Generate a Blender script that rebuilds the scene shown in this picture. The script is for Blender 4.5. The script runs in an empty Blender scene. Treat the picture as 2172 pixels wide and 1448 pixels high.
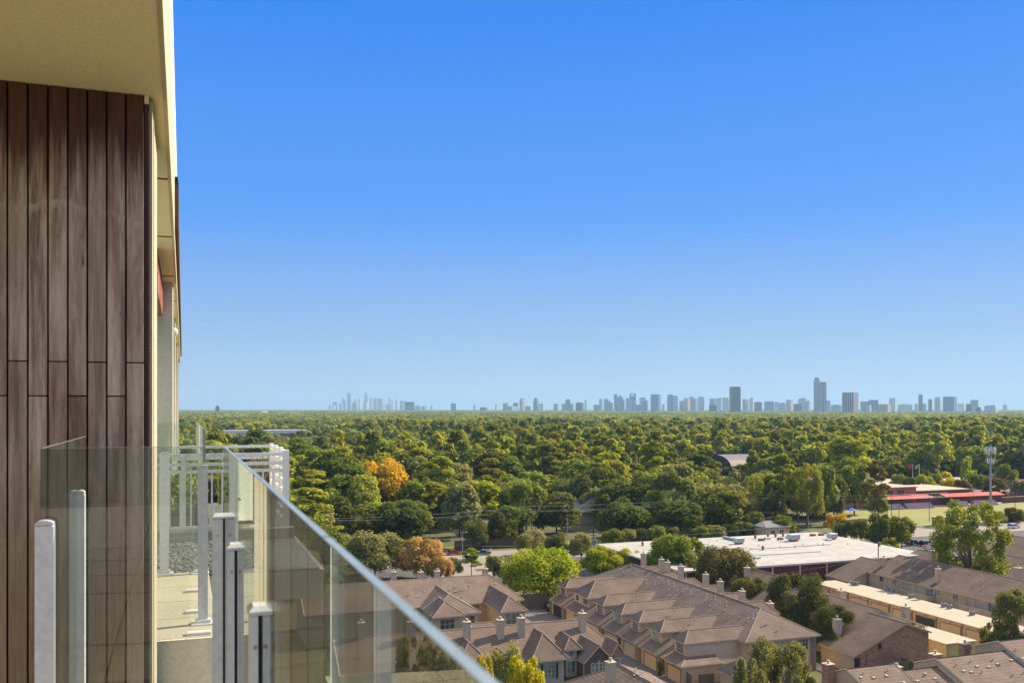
import bpy, bmesh, math, random
import numpy as np
from mathutils import Vector, Matrix
R=math.radians
random.seed(7); rng=np.random.default_rng(11)
S=bpy.context.scene; COL=S.collection
# ---- camera: world X runs across the building grid, Y along our facade, Z up; eye 42 m above the street
F=1950.0; CX=1086.0; CY=868.0; H=42.0
TH=math.atan((1086-388)/F); CT=math.cos(TH); ST=math.sin(TH)
cam=bpy.data.cameras.new('camera'); co=bpy.data.objects.new('camera',cam); COL.objects.link(co)
cam.sensor_width=36; cam.lens=36*F/2172; cam.shift_y=(868-724)/2172
co.location=(0,0,H); co.rotation_euler=(R(90),0,-TH)
cam.clip_start=.02; cam.clip_end=60000
cam.dof.use_dof=True; cam.dof.focus_distance=90; cam.dof.aperture_fstop=9
S.camera=co
def G(px,py,z=0.0):
    "ground-plan position of a measured point at height z"
    d=F*(H-z)/(py-CY); xc=(px-CX)/F*d
    return (xc*CT+d*ST, -xc*ST+d*CT)
def V_at(px,u):
    k=(px-CX)/F; return u*(CT-ST*k)/(ST+CT*k)
def depth(u,v): return u*ST+v*CT
def Zof(py,u,v): return H-(py-CY)*depth(u,v)/F
def stand(px,yb,yt):
    u,v=G(px,yb); return u,v,Zof(yt,u,v)
def at_v(px,py,v):
    k=(px-CX)/F; u=v*(ST+CT*k)/(CT-ST*k); return (u,v,Zof(py,u,v))
# ---- tagging
def tag(o,label=None,cat=None,group=None,kind=None):
    if label:o['label']=label
    if cat:o['category']=cat
    if group:o['group']=group
    if kind:o['kind']=kind
    return o
def root(name,loc,label,cat,group=None,rz=0,sc=1):
    o=bpy.data.objects.new(name,None); COL.objects.link(o); o.location=loc; o.rotation_euler=(0,0,rz)
    o.scale=(sc,sc,sc); o.empty_display_size=.3
    return tag(o,label,cat,group)
# ---- mesh builder
class MB:
    def __init__(s): s.v=[];s.f=[];s.m=[]
    def add(s,vs,fs,m=0):
        n=len(s.v); s.v+= [tuple(p) for p in vs]; s.f+=[tuple(n+i for i in f) for f in fs]; s.m+=[m]*len(fs); return s
    def box(s,x0,x1,y0,y1,z0,z1,m=0):
        if x0>x1:x0,x1=x1,x0
        if y0>y1:y0,y1=y1,y0
        if z0>z1:z0,z1=z1,z0
        return s.add([(x0,y0,z0),(x1,y0,z0),(x1,y1,z0),(x0,y1,z0),(x0,y0,z1),(x1,y0,z1),(x1,y1,z1),(x0,y1,z1)],
          [(3,2,1,0),(4,5,6,7),(0,1,5,4),(1,2,6,5),(2,3,7,6),(3,0,4,7)],m)
    def bevbox(s,x0,x1,y0,y1,z0,z1,b,m=0):
        "box with bevelled top edges"
        return s.add([(x0,y0,z0),(x1,y0,z0),(x1,y1,z0),(x0,y1,z0),(x0,y0,z1-b),(x1,y0,z1-b),(x1,y1,z1-b),(x0,y1,z1-b),
           (x0+b,y0+b,z1),(x1-b,y0+b,z1),(x1-b,y1-b,z1),(x0+b,y1-b,z1)],
          [(3,2,1,0),(0,1,5,4),(1,2,6,5),(2,3,7,6),(3,0,4,7),(4,5,9,8),(5,6,10,9),(6,7,11,10),(7,4,8,11),(8,9,10,11)],m)
    def tube(s,a,b,r0,r1=None,n=6,m=0,cap=True):
        if r1 is None:r1=r0
        a=Vector(a);b=Vector(b);d=(b-a)
        if d.length<1e-6:return s
        d.normalize(); t=Vector((0,0,1)) if abs(d.z)<.9 else Vector((1,0,0)); p=d.cross(t).normalized(); q=d.cross(p)
        vs=[]
        for c,r in((a,r0),(b,r1)):
            for i in range(n):
                w=2*math.pi*i/n; vs.append(c+p*(r*math.cos(w))+q*(r*math.sin(w)))
        fs=[(i,(i+1)%n,n+(i+1)%n,n+i) for i in range(n)]
        if cap: fs+=[tuple(range(n-1,-1,-1)),tuple(range(n,2*n))]
        return s.add(vs,fs,m)
    def path(s,pts,rs,n=6,m=0):
        for i in range(len(pts)-1): s.tube(pts[i],pts[i+1],rs[i],rs[i+1],n,m)
        return s
    def ball(s,c,rx,ry,rz,n=8,k=5,m=0):
        vs=[(c[0],c[1],c[2]-rz)]
        for j in range(1,k):
            t=-math.pi/2+math.pi*j/k
            for i in range(n):
                w=2*math.pi*i/n; vs.append((c[0]+rx*math.cos(t)*math.cos(w),c[1]+ry*math.cos(t)*math.sin(w),c[2]+rz*math.sin(t)))
        vs.append((c[0],c[1],c[2]+rz)); fs=[(0,1+(i+1)%n,1+i) for i in range(n)]
        for j in range(k-2):
            for i in range(n):
                a=1+j*n+i;b=1+j*n+(i+1)%n; fs.append((a,b,b+n,a+n))
        L=len(vs)-1;o=1+(k-2)*n; fs+=[(o+i,o+(i+1)%n,L) for i in range(n)]
        return s.add(vs,fs,m)
    def mesh(s,name,mats,smooth=False):
        me=bpy.data.meshes.new(name); me.from_pydata(s.v,[],s.f)
        for m in (mats if isinstance(mats,(list,tuple)) else [mats]): me.materials.append(m)
        me.polygons.foreach_set('material_index',s.m)
        if smooth: me.polygons.foreach_set('use_smooth',[True]*len(s.f))
        me.update(); return me
    def build(s,name,mats,parent=None,loc=None,smooth=False):
        o=bpy.data.objects.new(name,s.mesh(name,mats,smooth)); COL.objects.link(o)
        if parent is not None:
            o.parent=parent
            if loc is None and parent.type=='EMPTY': o.location=-Vector(parent.location)   # mesh written in world coordinates
        if loc is not None:o.location=loc
        return o
def inst(name,me,parent=None,loc=(0,0,0),rz=0,sc=(1,1,1)):
    o=bpy.data.objects.new(name,me); COL.objects.link(o); o.location=loc; o.rotation_euler=(0,0,rz); o.scale=sc
    if parent is not None:
        o.parent=parent
    return o
def wloc(parent,p):
    q=Vector(p)
    while parent is not None: q-=parent.location; parent=parent.parent
    return q
# ---- materials
def nm(name):
    m=bpy.data.materials.new(name); m.use_nodes=True; nt=m.node_tree; b=nt.nodes['Principled BSDF']; return m,nt,b
def mixc(nt,fac,a,b,mode='MIX'):
    n=nt.nodes.new('ShaderNodeMix'); n.data_type='RGBA'; n.blend_type=mode
    for i,x in ((0,fac),(6,a),(7,b)):
        if hasattr(x,'is_linked'): nt.links.new(x,n.inputs[i])
        else: n.inputs[i].default_value=x if i==0 else (*x,1)
    return n.outputs[2]
def coord(nt,scale=(1,1,1),kind='Object'):
    t=nt.nodes.new('ShaderNodeTexCoord'); mp=nt.nodes.new('ShaderNodeMapping'); mp.inputs['Scale'].default_value=scale
    nt.links.new(t.outputs[kind],mp.inputs['Vector']); return mp.outputs[0]
def noise(nt,vec,scale,detail=4,rough=.6,lo=.3,hi=.7):
    n=nt.nodes.new('ShaderNodeTexNoise'); n.inputs['Scale'].default_value=scale; n.inputs['Detail'].default_value=detail; n.inputs['Roughness'].default_value=rough
    nt.links.new(vec,n.inputs['Vector']); r=nt.nodes.new('ShaderNodeMapRange'); r.inputs[1].default_value=lo; r.inputs[2].default_value=hi
    nt.links.new(n.outputs[0],r.inputs[0]); return r.outputs[0]
def bump(nt,b,h,st=.3,dist=.02):
    n=nt.nodes.new('ShaderNodeBump'); n.inputs['Strength'].default_value=st; n.inputs['Distance'].default_value=dist
    nt.links.new(h,n.inputs['Height']); nt.links.new(n.outputs[0],b.inputs['Normal'])
def M(name,c1,c2=None,scale=1.0,rough=.8,sc=(1,1,1),metal=0,bmp=0,fine=None,spec=.3):
    m,nt,b=nm(name); b.inputs['Roughness'].default_value=rough; b.inputs['Metallic'].default_value=metal; b.inputs['Specular IOR Level'].default_value=spec
    if c2 is None: c2=tuple(x*.85 for x in c1)
    v=coord(nt,sc); f=noise(nt,v,scale); col=mixc(nt,f,c1,c2)
    f2=noise(nt,v,fine or scale*9,3); col=mixc(nt,f2,col,(.82,.82,.82),'MULTIPLY') if True else col
    # fine grain only at part strength
    nt.nodes[-1]
    nt.links.new(col,b.inputs['Base Color'])
    if bmp: bump(nt,b,f2,bmp)
    return m
def brickm(name,c1,c2,mortar,bw=.22,bh=.075,big=None):
    m,nt,b=nm(name); b.inputs['Roughness'].default_value=.9; b.inputs['Specular IOR Level'].default_value=.15
    t=nt.nodes.new('ShaderNodeTexCoord'); s=nt.nodes.new('ShaderNodeSeparateXYZ'); nt.links.new(t.outputs['Object'],s.inputs[0])
    a=nt.nodes.new('ShaderNodeMath'); a.operation='ADD'; nt.links.new(s.outputs[0],a.inputs[0]); nt.links.new(s.outputs[1],a.inputs[1])
    c=nt.nodes.new('ShaderNodeCombineXYZ'); nt.links.new(a.outputs[0],c.inputs[0]); nt.links.new(s.outputs[2],c.inputs[1])
    k=nt.nodes.new('ShaderNodeTexBrick'); nt.links.new(c.outputs[0],k.inputs['Vector'])
    k.inputs['Scale'].default_value=1; k.inputs['Brick Width'].default_value=bw; k.inputs['Row Height'].default_value=bh; k.inputs['Mortar Size'].default_value=.012
    k.inputs['Color1'].default_value=(*c1,1); k.inputs['Color2'].default_value=(*c2,1); k.inputs['Mortar'].default_value=(*mortar,1); k.inputs['Bias'].default_value=0
    v=coord(nt,(1,1,2.5)); f=noise(nt,v,1.6,5,.7,.35,.65); col=mixc(nt,f,k.outputs[0],tuple(x*.8 for x in c2),'MIX')
    f3=noise(nt,v,.35,3); col2=mixc(nt,f3,col,(.78,.78,.8),'MULTIPLY')
    nt.links.new(col2,b.inputs['Base Color']); bump(nt,b,k.outputs[1],-.2,.01); return m
def shinglem(name,c1,c2,seed=0):
    m,nt,b=nm(name); b.inputs['Roughness'].default_value=.95; b.inputs['Specular IOR Level'].default_value=.1
    v=coord(nt,(1,1,1)); f=noise(nt,v,.33,5,.65,.36,.64); col=mixc(nt,f,c1,c2)
    # courses: narrow darker lines that follow the height of each shingle row, broken by tabs
    w=nt.nodes.new('ShaderNodeTexWave'); w.wave_type='BANDS'; w.bands_direction='Z'; w.inputs['Scale'].default_value=1.35; w.inputs['Distortion'].default_value=.15; w.inputs['Detail Scale'].default_value=3
    nt.links.new(v,w.inputs['Vector']); mr=nt.nodes.new('ShaderNodeMapRange'); mr.inputs[1].default_value=0; mr.inputs[2].default_value=.45; mr.inputs[3].default_value=.24; mr.inputs[4].default_value=0
    nt.links.new(w.outputs[1],mr.inputs[0]); col=mixc(nt,mr.outputs[0],col,tuple(x*.35 for x in c2))
    f2=noise(nt,v,4.5,3,.8,.35,.65); col=mixc(nt,f2,col,(.74,.72,.72),'MULTIPLY')
    v3=coord(nt,(1,1,.15)); f4=noise(nt,v3,.9,4,.7,.5,.8); mm=nt.nodes.new('ShaderNodeMath'); mm.operation='MULTIPLY'; mm.inputs[1].default_value=.35; nt.links.new(f4,mm.inputs[0])
    col=mixc(nt,mm.outputs[0],col,tuple(x*.5 for x in c1))
    nt.links.new(col,b.inputs['Base Color']); bump(nt,b,w.outputs[1],.35,.03); return m
def glassm(name,tint,ior=1.5):
    "sheet glass: fresnel mirror over tinted clear body, the same from any side"
    m=bpy.data.materials.new(name); m.use_nodes=True; nt=m.node_tree; nt.nodes.clear()
    out=nt.nodes.new('ShaderNodeOutputMaterial'); mx=nt.nodes.new('ShaderNodeMixShader'); tr=nt.nodes.new('ShaderNodeBsdfTransparent'); gl=nt.nodes.new('ShaderNodeBsdfGlossy')
    tr.inputs[0].default_value=(*tint,1); gl.inputs['Roughness'].default_value=.006; gl.inputs[0].default_value=(.90,.93,.915,1)
    fr=nt.nodes.new('ShaderNodeFresnel'); g=nt.nodes.new('ShaderNodeNewGeometry'); mr=nt.nodes.new('ShaderNodeMapRange')
    mr.inputs[3].default_value=ior; mr.inputs[4].default_value=1/ior; nt.links.new(g.outputs['Backfacing'],mr.inputs[0]); nt.links.new(mr.outputs[0],fr.inputs['IOR'])
    nt.links.new(fr.outputs[0],mx.inputs[0]); nt.links.new(tr.outputs[0],mx.inputs[1]); nt.links.new(gl.outputs[0],mx.inputs[2]); # a thin film of dust and run marks on the surface
    v=coord(nt,(1,1,.25)); d1=noise(nt,v,9,6,.75,.45,.8); ml=nt.nodes.new('ShaderNodeMath'); ml.operation='MULTIPLY_ADD'; ml.inputs[1].default_value=.03; ml.inputs[2].default_value=.003; nt.links.new(d1,ml.inputs[0])
    df=nt.nodes.new('ShaderNodeBsdfDiffuse'); df.inputs[0].default_value=(.6,.58,.52,1); m2=nt.nodes.new('ShaderNodeMixShader'); nt.links.new(ml.outputs[0],m2.inputs[0]); nt.links.new(mx.outputs[0],m2.inputs[1]); nt.links.new(df.outputs[0],m2.inputs[2])
    nt.links.new(m2.outputs[0],out.inputs[0]); return m
def panem(name,c,rough=.08):
    m,nt,b=nm(name); v=coord(nt); f=noise(nt,v,.8,2,.5,.4,.6); nt.links.new(mixc(nt,f,c,tuple(x*.4 for x in c)),b.inputs['Base Color']); b.inputs['Roughness'].default_value=rough; b.inputs['Specular IOR Level'].default_value=.9; return m
mStucco=M('cream stucco',(.88,.75,.50),(.80,.675,.44),.5,.9,bmp=.15,fine=60)
mStuccoPale=M('pale cream render',(.78,.73,.60),(.70,.65,.53),.8,.9,bmp=.15,fine=45)
mStuccoGrey=M('greenish grey render',(.55,.55,.46),(.50,.50,.42),.7,.9,bmp=.1,fine=45)
mSeam=M('dark joint',(.02,.02,.02),None,1,.9)
mAlu=M('white powder coated metal',(.80,.81,.85),(.77,.78,.82),1.5,.35,spec=.5,fine=30)
mAluCap=M('white plastic cap',(.78,.79,.80),None,3,.35,spec=.5)
mGasket=M('black rubber gasket',(.012,.012,.014),None,3,.6)
mConc=M('pale concrete paver',(.50,.46,.36),(.41,.38,.30),2.2,.9,bmp=.2,fine=40)
mConc2=M('concrete',(.46,.42,.36),(.36,.33,.28),.4,.95)
mRedEdge=M('dark red painted edge',(.10,.045,.04),(.07,.03,.03),4,.8,bmp=.5,fine=120)
mGlass=glassm('railing glass',(.88,.90,.88)); mGlassClear=glassm('clear railing glass',(.965,.985,.972)); mGlassEdge=M('polished glass edge',(.20,.25,.26),(.26,.31,.33),2,.3,spec=.35)
mTrim=M('cream trim',(.58,.45,.29),(.50,.39,.25),1,.8)
mTrimW=M('white trim',(.62,.60,.54),None,1,.7)
mTan=M('tan siding',(.62,.46,.27),(.55,.40,.235),.35,.9,sc=(1,1,.3))
mTanB=M('golden tan siding',(.70,.50,.26),(.62,.44,.22),.5,.9,sc=(1,1,.3))
mBeige=M('beige render',(.60,.475,.33),(.52,.41,.285),.3,.9)
mDTrim=M('brown door trim',(.30,.19,.10),(.25,.16,.085),1,.8)
mDoor=M('tan garage door',(.68,.48,.24),(.62,.43,.21),.6,.7)
mRoof=shinglem('brown shingles',(.245,.182,.140),(.18,.132,.10))
mRoofDk=shinglem('dark brown shingles',(.20,.145,.11),(.145,.104,.078))
mCap=M('ridge cap',(.34,.245,.18),(.28,.20,.145),2,.9)
mBrick=brickm('orange red brick',(.62,.31,.19),(.42,.19,.125),(.52,.40,.30))
mBrickBr=brickm('brown brick',(.20,.14,.11),(.12,.085,.07),(.26,.22,.18))
mBrickW=brickm('white painted brick',(.62,.58,.52),(.56,.52,.46),(.5,.47,.42))
mBrickPier=brickm('red facade brick',(.38,.12,.07),(.28,.085,.05),(.3,.2,.15))
mStone=M('rough stone',(.40,.27,.19),(.22,.14,.10),2.5,.9,fine=12)
mMaroon=brickm('maroon painted wall',(.17,.060,.058),(.15,.052,.052),(.12,.045,.045),.4,.2)
mMembrane=M('white roof membrane',(.46,.43,.375),(.33,.305,.265),.16,.8,sc=(1,1.6,1),fine=.7)
mCreamRoof=M('cream flat roof',(.45,.385,.28),(.38,.32,.23),.3,.85,fine=1.5)
mFence=M('grey timber fence',(.20,.17,.13),(.12,.10,.08),6,.9,sc=(1,1,.1))
mFenceR=M('red brown timber fence',(.13,.075,.055),(.08,.045,.035),5,.9,sc=(1,1,.1))
mMetalG=M('grey galvanised metal',(.42,.43,.43),(.34,.35,.35),2,.45,metal=.3)
mMetalW=M('off white unit casing',(.58,.58,.53),(.48,.48,.44),2,.5)
mRust=M('rusty metal',(.34,.15,.09),(.24,.10,.06),3,.8)
mDarkM=M('dark metal',(.045,.045,.05),None,3,.5)
mWoodPole=M('weathered pole',(.10,.075,.06),(.065,.05,.04),4,.9,sc=(1,1,.15))
mPane=panem('window pane',(.045,.055,.055)); mPaneG=panem('pale window pane',(.20,.26,.22))
mNavy=M('navy fabric',(.02,.025,.045),None,4,.7)
mBark=M('bark',(.12,.09,.065),(.07,.052,.04),6,.95,sc=(1,1,.25),bmp=.4); mBarkP=M('pale bark',(.26,.21,.16),(.15,.12,.09),4,.95,sc=(1,1,.25))
mAsph=M('asphalt',(.11,.105,.10),(.085,.08,.078),.25,.95)
mRoad=M('concrete road',(.30,.255,.20),(.25,.21,.165),.12,.95)
mDrive=M('shared driveway concrete',(.17,.155,.145),(.13,.12,.11),.2,.95)
mLawn=M('bright lawn',(.16,.22,.03),(.12,.17,.025),.5,.95,fine=6)
mField=M('sports field',(.27,.25,.075),(.22,.215,.06),.06,.95,fine=1.5)
mRed=M('red awning',(.62,.05,.03),(.52,.04,.03),1,.6)
mMulch=M('red mulch',(.20,.06,.04),(.13,.045,.03),2,.95)
mPaintL=M('road paint',(.7,.7,.66),None,2,.8)
# ---- world, sun, view
S.world=bpy.data.worlds.new('World'); S.world.use_nodes=True; wn=S.world.node_tree; bg=wn.nodes['Background']
sky=wn.nodes.new('ShaderNodeTexSky'); sky.sky_type='NISHITA'; sky.sun_disc=False
SUN_EL=36.5; SUN_AZ=10   # direction to the sun: from +X swung a little towards +Y
sky.sun_elevation=R(SUN_EL); sky.sun_rotation=R(90-SUN_AZ); sky.altitude=0; sky.air_density=1.0; sky.dust_density=.25; sky.ozone_density=3.2
sky_mul=wn.nodes.new('ShaderNodeVectorMath'); sky_mul.operation='SCALE'; sky_mul.inputs[3].default_value=.9; wn.links.new(sky.outputs[0],sky_mul.inputs[0])
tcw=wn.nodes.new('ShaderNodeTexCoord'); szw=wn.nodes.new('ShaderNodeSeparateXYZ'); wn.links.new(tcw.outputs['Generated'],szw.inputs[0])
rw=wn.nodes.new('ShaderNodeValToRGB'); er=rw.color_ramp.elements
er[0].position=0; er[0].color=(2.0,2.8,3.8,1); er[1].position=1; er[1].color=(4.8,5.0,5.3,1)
for q_,c_ in ((.075,(1.3,2.15,3.6)),(.20,(.36,1.45,4.1)),(.40,(.06,1.0,3.9)),(.55,(1.1,1.9,3.9)),(.75,(3.8,4.0,4.5))): x_=er.new(q_); x_.color=(*c_,1)  # upper stops raised and whitened above the view, added as fill for shaded surfaces
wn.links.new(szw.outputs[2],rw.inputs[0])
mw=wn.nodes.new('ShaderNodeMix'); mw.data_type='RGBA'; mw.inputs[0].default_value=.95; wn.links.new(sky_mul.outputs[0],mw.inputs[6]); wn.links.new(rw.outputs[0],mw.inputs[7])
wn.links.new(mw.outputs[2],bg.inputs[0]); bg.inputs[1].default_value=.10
sl=bpy.data.lights.new('sun','SUN'); sl.energy=4.4; sl.angle=R(.53); sl.color=(1,.87,.68); so=bpy.data.objects.new('sun',sl); COL.objects.link(so)
d=Vector((math.cos(R(SUN_AZ))*math.cos(R(SUN_EL)),math.sin(R(SUN_AZ))*math.cos(R(SUN_EL)),math.sin(R(SUN_EL))))
so.rotation_euler=d.to_track_quat('Z','Y').to_euler(); so.location=(50,20,120)
S.view_settings.view_transform='Standard'; S.view_settings.look='None'; S.view_settings.exposure=1.2; S.view_settings.gamma=1
S.render.engine='CYCLES'; S.cycles.max_bounces=10; S.cycles.transparent_max_bounces=24; S.cycles.caustics_reflective=False
S.cycles.volume_bounces=0
# ================= OUR BUILDING (north-running facade, near left) =================
E_=H   # eye height
FL=H-1.45; GT=H-.1355; PT=H-.39
mFascia=M('cream fascia render',(.56,.48,.34),(.46,.39,.27),1.2,.9,sc=(1,1,.4),bmp=.1,fine=30)  # one cream tone with mild streaks, shared with the pier face
bld=root('apartment_building',(-.3,5,0),'cream stucco high-rise facade with timber cladding and deep soffit, filling the left edge','building')
MB().box(-7,-.1,-1.2,34,E_+1.62,E_+4.2).build('soffit',mStucco,bld)
MB().box(-.099,-.076,-1.2,33.9,E_+1.605,E_+2.34).build('fascia',mFascia,bld)
MB().box(-.075,-.040,9.6,33,E_+1.78,E_+2.24).box(-.075,-.046,9.55,32.9,E_+2.245,E_+2.27,1).build('shingled_eave',[mRoofDk,mSeam],bld)
# soffit joints
for v in (6.9,9.2,11.9,14.6,18.2,22.5,27.5): MB().box(-7,-.101,v-.005,v+.005,E_+1.612,E_+1.6195).build('soffit_joint',mSeam,bld)
# drip bead under the soffit edge
# timber cladding facing the camera
def woodm():
    m,nt,b=nm('weathered hardwood boards'); b.inputs['Roughness'].default_value=.55; b.inputs['Specular IOR Level'].default_value=.35
    at=nt.nodes.new('ShaderNodeAttribute'); at.attribute_name='tint'
    tc=nt.nodes.new('ShaderNodeTexCoord'); mp=nt.nodes.new('ShaderNodeMapping'); mp.inputs['Scale'].default_value=(30,1,1.2); nt.links.new(tc.outputs['Object'],mp.inputs[0])
    sh=nt.nodes.new('ShaderNodeVectorMath'); sh.operation='ADD'; nt.links.new(mp.outputs[0],sh.inputs[0]); nt.links.new(at.outputs['Color'],sh.inputs[1])
    sc=nt.nodes.new('ShaderNodeVectorMath'); sc.operation='SCALE'; nt.links.new(at.outputs['Color'],sc.inputs[0]); sc.inputs[3].default_value=40; nt.links.new(sc.outputs[0],sh.inputs[1])
    g1=noise(nt,sh.outputs[0],1.0,8,.72,.28,.72); g2=noise(nt,sh.outputs[0],4.5,5,.7,.3,.7)
    g3=noise(nt,coord(nt,(5,1,1.3)),1.1,7,.75,.44,.60)
    sx=nt.nodes.new('ShaderNodeSeparateXYZ'); nt.links.new(tc.outputs['Object'],sx.inputs[0])
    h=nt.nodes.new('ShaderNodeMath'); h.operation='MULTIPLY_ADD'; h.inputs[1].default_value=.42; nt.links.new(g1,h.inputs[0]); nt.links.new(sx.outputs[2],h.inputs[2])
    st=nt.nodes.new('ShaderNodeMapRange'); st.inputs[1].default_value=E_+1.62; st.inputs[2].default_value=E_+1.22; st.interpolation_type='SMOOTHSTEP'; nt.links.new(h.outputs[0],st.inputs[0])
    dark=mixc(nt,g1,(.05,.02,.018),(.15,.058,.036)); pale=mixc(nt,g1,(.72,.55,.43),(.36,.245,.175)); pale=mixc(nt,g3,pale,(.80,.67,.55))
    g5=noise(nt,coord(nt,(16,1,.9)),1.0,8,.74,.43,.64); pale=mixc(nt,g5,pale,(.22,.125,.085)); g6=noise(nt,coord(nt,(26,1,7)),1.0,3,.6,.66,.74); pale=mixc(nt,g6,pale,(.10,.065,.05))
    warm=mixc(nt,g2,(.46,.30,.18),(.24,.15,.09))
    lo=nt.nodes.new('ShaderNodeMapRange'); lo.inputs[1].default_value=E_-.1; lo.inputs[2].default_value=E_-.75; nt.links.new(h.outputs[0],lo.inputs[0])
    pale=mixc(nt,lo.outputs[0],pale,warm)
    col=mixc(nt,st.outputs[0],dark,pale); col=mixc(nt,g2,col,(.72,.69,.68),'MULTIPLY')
    v=nt.nodes.new('ShaderNodeSeparateColor'); nt.links.new(at.outputs['Color'],v.inputs[0])
    tv=nt.nodes.new('ShaderNodeMapRange'); tv.inputs[3].default_value=.0; tv.inputs[4].default_value=.8; nt.links.new(v.outputs[0],tv.inputs[0]); col=mixc(nt,tv.outputs[0],col,(.55,.5,.5),'MULTIPLY')
    # pale tide mark left by run-off, with a wandering lower edge
    n4=noise(nt,coord(nt,(5,1,.2)),1.0,3,.5,.2,.8); w4=nt.nodes.new('ShaderNodeMath'); w4.operation='MULTIPLY_ADD'; w4.inputs[1].default_value=.22; nt.links.new(n4,w4.inputs[0]); nt.links.new(sx.outputs[2],w4.inputs[2])
    rg=nt.nodes.new('ShaderNodeMapRange'); rg.inputs[1].default_value=E_+1.06; rg.inputs[2].default_value=E_+1.16; nt.links.new(w4.outputs[0],rg.inputs[0])
    cr=nt.nodes.new('ShaderNodeValToRGB'); e=cr.color_ramp; e.elements[0].position=0;e.elements[0].color=(0,0,0,1); e.elements[1].position=1; e.elements[1].color=(0,0,0,1); x=e.elements.new(.45); x.color=(.9,.9,.9,1); x=e.elements.new(.55); x.color=(.1,.1,.1,1); nt.links.new(rg.outputs[0],cr.inputs[0])
    mu=nt.nodes.new('ShaderNodeMath'); mu.operation='MULTIPLY'; nt.links.new(cr.outputs[0],mu.inputs[0]); nt.links.new(g3,mu.inputs[1])
    col=mixc(nt,mu.outputs[0],col,(.60,.50,.45)); gv=nt.nodes.new('ShaderNodeMath'); gv.operation='MULTIPLY'; gv.inputs[1].default_value=.35; nt.links.new(v.outputs[2],gv.inputs[0]); gs=nt.nodes.new('ShaderNodeMath'); gs.operation='MULTIPLY'; nt.links.new(gv.outputs[0],gs.inputs[0]); nt.links.new(st.outputs[0],gs.inputs[1]); col=mixc(nt,gs.outputs[0],col,(.52,.45,.39))
    nt.links.new(col,b.inputs['Base Color']); bump(nt,b,g2,.3,.004); return m
mWood=woodm()
def boards(x0,x1,y,z0,z1,face,pitch=.0898,name='timber_cladding',seed=1):
    rr=random.Random(seed); mb=MB(); cols=[]; n=0
    e=x1; i=0
    while e>x0:
        a=e-pitch+.0085
        zs=[z0,FL-.9+1.69 if False else (E_+(.24 if i%2==0 else .068)),z1]
        for k in range(2):
            g=.003; c=(rr.random(),rr.random(),rr.random())
            if face<0: mb.bevel=0; mb.box(a,e,y,y+.02,zs[k]+g,zs[k+1]-g)
            else: mb.box(a,e,y-.02,y,zs[k]+g,zs[k+1]-g)
            cols+= [c]*24
        e-=pitch; i+=1
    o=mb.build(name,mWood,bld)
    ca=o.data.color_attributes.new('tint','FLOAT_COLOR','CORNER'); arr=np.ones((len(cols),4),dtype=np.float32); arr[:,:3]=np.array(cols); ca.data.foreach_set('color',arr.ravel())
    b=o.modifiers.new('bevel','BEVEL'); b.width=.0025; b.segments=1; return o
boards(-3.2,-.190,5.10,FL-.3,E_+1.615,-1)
MB().box(-3.4,-.165,5.125,6.2,FL-3,E_+1.619).build('cladding_backing_wall',mSeam,bld)
MB().box(-.186,-.168,5.105,5.16,FL-3,E_+1.60).build('edge_trim',mRedEdge,bld)
MB().box(-.1645,-.150,5.135,6.05,FL-3,E_+1.60).box(-.1645,-.146,5.30,5.34,FL-3,E_+1.595).build('pier_face',mFascia,bld)
MB().box(-.187,-.1655,5.10,5.12,E_+1.575,E_+1.619).build('pier_cap',mStuccoPale,bld)
# recessed wall, columns and brick lintel further along
MB().box(-3,-.62,6.6,36,FL-3,E_+1.619).build('recessed_wall',mStuccoGrey,bld)
for v in (12.5,17.5,24.0,32.0):
    MB().box(-.34,-.130 if v<13 else -.128,v,v+.55,FL-.02,E_+1.618).build('column',mStuccoPale if v>13 else mStuccoGrey,bld)
    MB().box(-.36,-.09,v-.04,v+.6,FL-.02,FL+.09).build('column_base',mStuccoPale,bld)
MB().box(-.1295,-.122,12.52,13.0,FL+.1,E_+1.6).build('column_lit_side',mStuccoPale,bld)  # paler strip paints the sunlit side of the grey column into its colour
MB().box(-.62,-.24,9.9,12.48,E_+1.19,E_+1.617).build('brick_lintel',mBrickPier,bld)
MB().ball((-.11,13.3,E_+1.05),.05,.05,.06).build('wall_light',mAluCap,bld)
# tower body below the terraces and its facade
MB().box(-12,-.45,-9,38,0,FL-.31).build('tower_wall',mStuccoPale,bld)
# ---- balcony slabs
def slab(x0,x1,y0,y1,name,pitch=.60,ox=0,oy=0):
    o=MB().box(x0,x1,y0,y1,FL-.30,FL-.045).build(name,mStuccoPale,bld)
    mb=MB(); a=x1
    while a>x0+.02:
        a0=max(x0,a-pitch); b=y0
        while b<y1-.02:
            b1=min(y1,b+pitch); mb.bevbox(a0+.005,a-.005,b+.005,b1-.005,FL-.04,FL,.004); b=b1
        a=a0
    mb.build('paving_slabs',mConc,o)
    MB().box(x0+.003,x1-.003,y0+.003,y1-.003,FL-.044,FL-.012).build('paving_joint',mSeam,o)
    return o
slab(-4.5,.20,-7.9,3.56,'our_balcony_floor'); slab(-4.5,-.45,3.565,5.09,'our_balcony_return')
slab(-.6,.22,6.20,8.7,'next_balcony_floor')
MB().box(-.6,1.25,8.705,12.9,FL-.30,FL-.045).build('far_balcony_slab',mConc2,bld)
MB().box(-.62,.224,6.165,6.195,FL-1.6,FL-.0015).build('slab_face',mStuccoPale,bld)
MB().tube((.0,6.164,FL-.42),(.0,6.156,FL-.42),.012,n=10).build('face_bolt',mMetalG,bld)
MB().box(-.6,1.2,10.75,10.9,FL-.04,FL+.10).build('planter_kerb',mConc2,bld)
MB().box(-.6,-.46,-4,5.05,FL-4,FL-.05).build('tower_corner',mStuccoPale,bld)
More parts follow.
